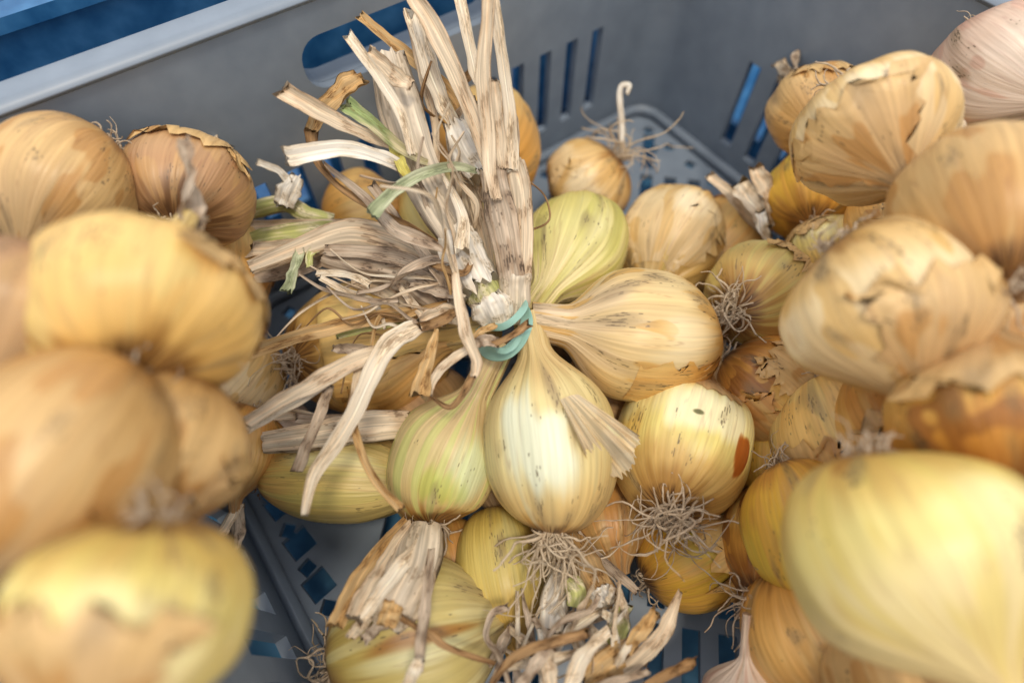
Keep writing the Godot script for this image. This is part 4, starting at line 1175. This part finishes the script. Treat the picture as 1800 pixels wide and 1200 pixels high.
	for k in 46:
		var x := rng.randf_range(880, 1110)
		var y := rng.randf_range(1060, 1200)
		var a := rng.randf_range(0.5, 2.8)
		var l := rng.randf_range(35, 90)
		var hh := rng.randf_range(0.055, 0.072)
		leaf(tg, "dry_leaf", ["grey", "straw", "cream", "cream", "white", "straw"][k % 6], [[x - cos(a) * l, y - sin(a) * l * 0.7, hh - 0.004], [x, y, hh + 0.002], [x + cos(a) * l, y + sin(a) * l * 0.7, hh - 0.004]], [rng.randf_range(4, 13), rng.randf_range(7, 24), rng.randf_range(3, 14)], {"curl": 0.6, "twist": [rng.randf_range(-0.6, 0.6), rng.randf_range(-0.8, 0.8)]})
	# ---- a tuft of cut leaves at the right
	var tr := thing("dry_stalk", "tuft of cut dry leaves standing up by the right wall slots", "stalk", spot(1310, 370, 0.05))
	leaf(tr, "dry_leaf", "straw", [[1350, 410, 0.050], [1310, 370, 0.062], [1278, 338, 0.068], [1246, 308, 0.072]], [30, 30, 26, 24], {"curl": 0.5})
	leaf(tr, "dry_leaf", "cream", [[1352, 400, 0.058], [1325, 360, 0.070], [1298, 322, 0.076]], [34, 44, 44], {"curl": 0.5})
	leaf(tr, "dry_leaf", "straw", [[1365, 390, 0.062], [1348, 340, 0.074], [1326, 298, 0.080]], [34, 36, 36], {"curl": 0.7})
	leaf(tr, "dry_leaf", "brown", [[1340, 400, 0.046], [1290, 355, 0.052], [1240, 352, 0.050]], [26, 24, 14], {"curl": 0.5})
	leaf(tr, "dry_leaf", "white", [[1350, 425, 0.060], [1340, 400, 0.070], [1336, 372, 0.074]], [20, 26, 22], {"curl": 0.4})

func bury(at: Vector3, r: float, protos: Array, label: String, group: String, C: Vector3, B: Basis) -> void:
	var l := B.inverse() * (at - C)
	if group == "onions buried in the heap":
		l = Vector3(clampf(l.x, -0.372 + r, -r - 0.002), maxf(l.y, r), clampf(l.z, r + 0.004, 0.566 - r))
		at = C + B * l
	for q in placed:
		if at.distance_to(q[0]) < 0.80 * (r + q[1]): return
	# keep the floor that the photograph shows free
	var d := at - EYE
	var f := depth_of(at)
	if f > 0.02 and group == "onions buried in the heap":
		var px := 900.0 + d.x / f * FOCAL
		var py := 600.0 - d.dot(Vector3(0, 0.5, -0.8660254)) / f * FOCAL
		var pr := r * 1.25 * FOCAL / f
		if px + pr > 450.0 and px - pr < 1352.0 and py - pr < 1200.0: return
	var o: Node3D = protos[placed.size() % 4].duplicate()
	o.name = numbered("onion")
	add_child(o)
	var axis := Vector3(rng.randf_range(-1, 1), rng.randf_range(-0.3, 0.2), rng.randf_range(-1, 1)).normalized()
	var X := axis.cross(Vector3(0.3, 0.9, -0.2)).normalized()
	o.transform = Transform3D(Basis(X, axis, X.cross(axis)).rotated(axis, rng.randf() * 6.0).scaled(Vector3.ONE * (r / 0.026)), at)
	var kind: int = placed.size() % 7
	(o.get_node("bulb") as MeshInstance3D).material_override = skins[["tan", "gold", "cream", "tan", "pale", "e", "amber"][kind]]
	tag(o, ["tan", "golden", "cream", "tan", "pale yellow", "orange-yellow", "amber"][kind] + " " + label, "onion", group)
	placed.append([at, r])

# ---------------------------------------------------------------- the heap out at both sides
func the_heap() -> void:
	var shapes := [[0.0, 2.3, 0.13, 0.9], [0.03, 2.1, 0.15, 1.0], [0.02, 2.5, 0.12, 0.86], [0.04, 2.2, 0.16, 1.05]]
	var protos := []
	for i in 4:
		seedling += 1
		var s: Array = shapes[i]
		var r := 0.026
		var rt := Vector3(0, -r * s[3], 0)
		var tp := Vector3(r * s[0] * 5.0, r * (0.75 + s[3] * 0.55), r * 0.3)
		var n := Node3D.new()
		part("bulb", bulb_mesh(rt, Vector3(0, 0, 0), tp, r, Vector3.ZERO, {"seed": 50.0 + i * 7, "neck": s[2], "flat": s[1], "view": Vector3(0, 0, 1)}), skins["gold"], n)
		peel(n, "tan", 0.05 + 0.2 * i, 0.35 + 0.2 * i, 0.42, 0.9, 0.0035)
		tag(part("root_tuft", roots_mesh(rt, Vector3.DOWN, 26, 0.014, 1.3, {"seed": 900 + i, "plate": r * 0.22, "curly": 0.9, "pull": Vector3.ZERO}, Vector3.ZERO), mats["root"], n), "", "", "", "stuff")
		var top: Vector3 = tp - Vector3(0, 0.004, 0)
		for k in 2 + i % 2:
			var e := top + Vector3(rng.randf_range(-0.014, 0.014), rng.randf_range(0.018, 0.03), rng.randf_range(-0.014, 0.014))
			part("dry_leaf", strip_mesh([top, top.lerp(e, 0.5) + Vector3(0.002, 0.003, 0), e], [0.007, 0.008, 0.005], 0.0009, {"curl": 0.6, "seed": 300.0 + i * 5 + k}, Vector3.ZERO), leaf_mats[["straw", "grey", "cream"][k]], n)
		protos.append(n)
	var left := "onions heaped at the left side"
	var right := "onions heaped at the right side"
	# [x, y, height, diameter, shape, skin, axis lean x, lean z, turn, label, group]
	var all := [
		[250, 545, 0.170, 0.056, 2, "e", 0.5, -0.5, 0.4, "large golden onion on top of the heap in the crate's left corner", left],
		[330, 335, 0.121, 0.050, 0, "brown", -0.3, -0.9, 1.0, "brown onion against the back wall, left of the fanned leaves", left],
		[110, 330, 0.143, 0.050, 1, "tan", 0.9, 0.2, 2.0, "tan onion by the rim above the large golden one", left],
		[45, 560, 0.178, 0.042, 0, "brown", 0.3, 0.9, 2.7, "brown onion perched on the left rim beside the large golden one", left],
		[395, 660, 0.050, 0.052, 2, "cream", -0.9, 0.3, 0.9, "cream onion low in the corner beside the root tuft of the orange-yellow one", left],
		[420, 790, 0.050, 0.042, 0, "amber", 0.2, 0.8, 1.9, "amber onion low by the left wall, next to the flat one's roots", left],
		[385, 470, 0.074, 0.050, 3, "gold", 0.8, -0.4, 0.1, "golden onion by the back wall under the large one", left],
		[275, 790, 0.156, 0.044, 1, "tan", -0.6, 0.6, 2.4, "tan onion leaning inside the left wall below the large golden one", left],
		[110, 800, 0.178, 0.043, 3, "tan", 0.8, 0.5, 1.2, "tan onion balanced on the left wall's rim midway along", left],
		[235, 1085, 0.176, 0.043, 2, "pale", 0.2, 0.9, 3.0, "pale yellow onion balanced on the near end of the left rim", left],
		[1535, 235, 0.155, 0.054, 2, "cream", -0.6, 0.5, 0.4, "large cream onion high up against the right wall", right],
		[1430, 345, 0.070, 0.050, 0, "n", 0.8, -0.2, 1.3, "yellow onion low by the right wall, behind the tuft of cut leaves", right],
		[1432, 195, 0.097, 0.046, 3, "tan", 0.3, -0.8, 2.2, "tan onion by the right wall, nearest the back corner", right],
		[1735, 390, 0.165, 0.055, 1, "tan", -0.7, -0.4, 0.8, "tan onion by the right wall in front of the large cream one", right],
		[1765, 120, 0.150, 0.050, 0, "pink", 0.5, 0.8, 2.9, "pinkish cream onion highest on the right wall, at the corner of the view", right],
		[1555, 545, 0.150, 0.056, 0, "cream", 0.9, 0.1, 1.1, "big pale cream onion right of the pinkish root mat", right],
		[1690, 560, 0.120, 0.052, 3, "tan", -0.4, 0.8, 0.3, "tan onion right of the big pale cream one", right],
		[1485, 770, 0.075, 0.054, 0, "e", 0.4, 0.9, 1.8, "orange-golden onion right of the rusty blotched one", right],
		[1590, 740, 0.100, 0.050, 1, "amber", -0.8, 0.3, 0.6, "amber onion between the big pale cream and the big pale yellow ones", right],
		[1760, 745, 0.150, 0.054, 2, "rust", 0.6, -0.6, 2.5, "rusty onion at the far right, midway down", right],
		[1600, 975, 0.148, 0.058, 0, "pale", 0.3, 0.8, 3.1, "big pale yellow onion at the lower right of the heap", right],
		[1425, 935, 0.074, 0.050, 3, "n", -0.6, 0.7, 1.5, "yellow onion right of the rust-stained one with trailing roots", right],
		[1440, 1115, 0.061, 0.054, 1, "gold", 0.9, 0.2, 0.2, "golden onion at the bottom, right of the whitish pink one", right],
		[1620, 1200, 0.090, 0.055, 0, "tan", 0.2, -0.9, 1.7, "tan onion at the bottom below the big pale yellow one", right],
		[1780, 960, 0.120, 0.052, 3, "tan", 0.7, 0.6, 2.1, "tan onion right of the big pale yellow one", right],
		[1770, 1150, 0.110, 0.056, 0, "brown", -0.3, 0.8, 0.9, "brown onion in the lower right corner", right],
		[1460, 450, 0.062, 0.046, 1, "pale", 0.5, -0.7, 2.6, "pale onion low between the yellow and the big cream ones", right],
		[1375, 815, 0.045, 0.048, 2, "n", -0.8, -0.3, 1.0, "yellow onion deep right of the scarred pale yellow one", right],
		[1600, 400, 0.095, 0.052, 3, "gold", 0.4, 0.6, 0.0, "golden onion lower down between the large cream ones", right],
		[1490, 860, 0.060, 0.050, 0, "amber", 0.7, 0.1, 2.0, "amber onion deep behind the big pale yellow one", right],
	]
	for e in all:
		var o: Node3D = protos[e[4]].duplicate()
		o.name = numbered("onion")
		add_child(o)
		var away := -1.0 if e[10] == left else 1.0
		var axis := Vector3(away * 0.45 * absf(e[6]), rng.randf_range(-0.25, 0.05), 1.0 if e[7] > 0.0 else -1.0).normalized()
		var X := axis.cross(Vector3(0.3, 0.9, -0.2)).normalized()
		var b := Basis(X, axis, X.cross(axis)).rotated(axis, e[8] * 2.0)
		o.transform = Transform3D(b.scaled(Vector3.ONE * (e[3] / 0.052)), spot(e[0], e[1], e[2]))
		(o.get_node("bulb") as MeshInstance3D).material_override = skins[e[5]]
		tag(o, e[9], "onion", e[10])
		placed.append([o.position, e[3] * 0.5])
	# what carries the heap: onions under it, in the crate's near end and in the pale crate
	var B := Basis(Vector3.UP, deg_to_rad(GREY_YAW))
	var C := Vector3(0.1, 0, -0.3841)
	var under := []
	for e in all:
		var h: float = e[2]
		while h > 0.05:
			h -= 0.040
			under.append([spot(e[0], e[1], e[2]) * Vector3(1, 0, 1) + Vector3(rng.randf_range(-0.012, 0.012), maxf(h, 0.025), rng.randf_range(-0.012, 0.012)), 0.0])
	for q in under: q[1] = 0.0235
	for k in 110:
		under.append([C + B * Vector3(-rng.randf_range(0.03, 0.344), rng.randf_range(0.026, 0.12), rng.randf_range(0.22, 0.54)), 0.0245])
	for q in under:
		bury(q[0], q[1], protos, "onion buried in the heap under the big ones", "onions buried in the heap", C, B)
	for i in 6:
		for j in 10:
			var q := C + B * Vector3(-0.446 - 0.053 * i + rng.randf_range(-0.004, 0.004), 0.112 + rng.randf_range(-0.006, 0.012), 0.045 + 0.054 * j + rng.randf_range(-0.004, 0.004))
			bury(q, 0.0265, protos, "onion among the many that fill the pale crate", "onions filling the pale crate", C, B)
	for n in protos: n.free()
	var acc := new_acc()
	for k in 46:
		var z := rng.randf_range(0.02, 0.34)
		var x := rng.randf_range(-0.35, -0.07)
		var c := Vector3(0.1, 0, -0.3841) + Basis(Vector3.UP, deg_to_rad(GREY_YAW)) * Vector3(x, 0.0005, z)
		var d := Vector3(rng.randf_range(-1, 1), 0, rng.randf_range(-1, 1)).normalized() * rng.randf_range(0.002, 0.007)
		strip_into(acc, [c - d, c + Vector3(0, 0.0008, 0), c + d], [0.002, rng.randf_range(0.002, 0.006), 0.001], 0.0004, {"nu": 8, "nv": 5, "curl": 0.5, "seed": 700.0 + k}, Vector3.ZERO)
	var fk := MeshInstance3D.new()
	fk.name = "skin_flakes"
	fk.mesh = finish(acc)
	fk.material_override = leaf_mats["straw"]
	add_child(fk)
	tag(fk, "crumbs of dry onion skin scattered on the crate floor", "skin flakes", "", "stuff")
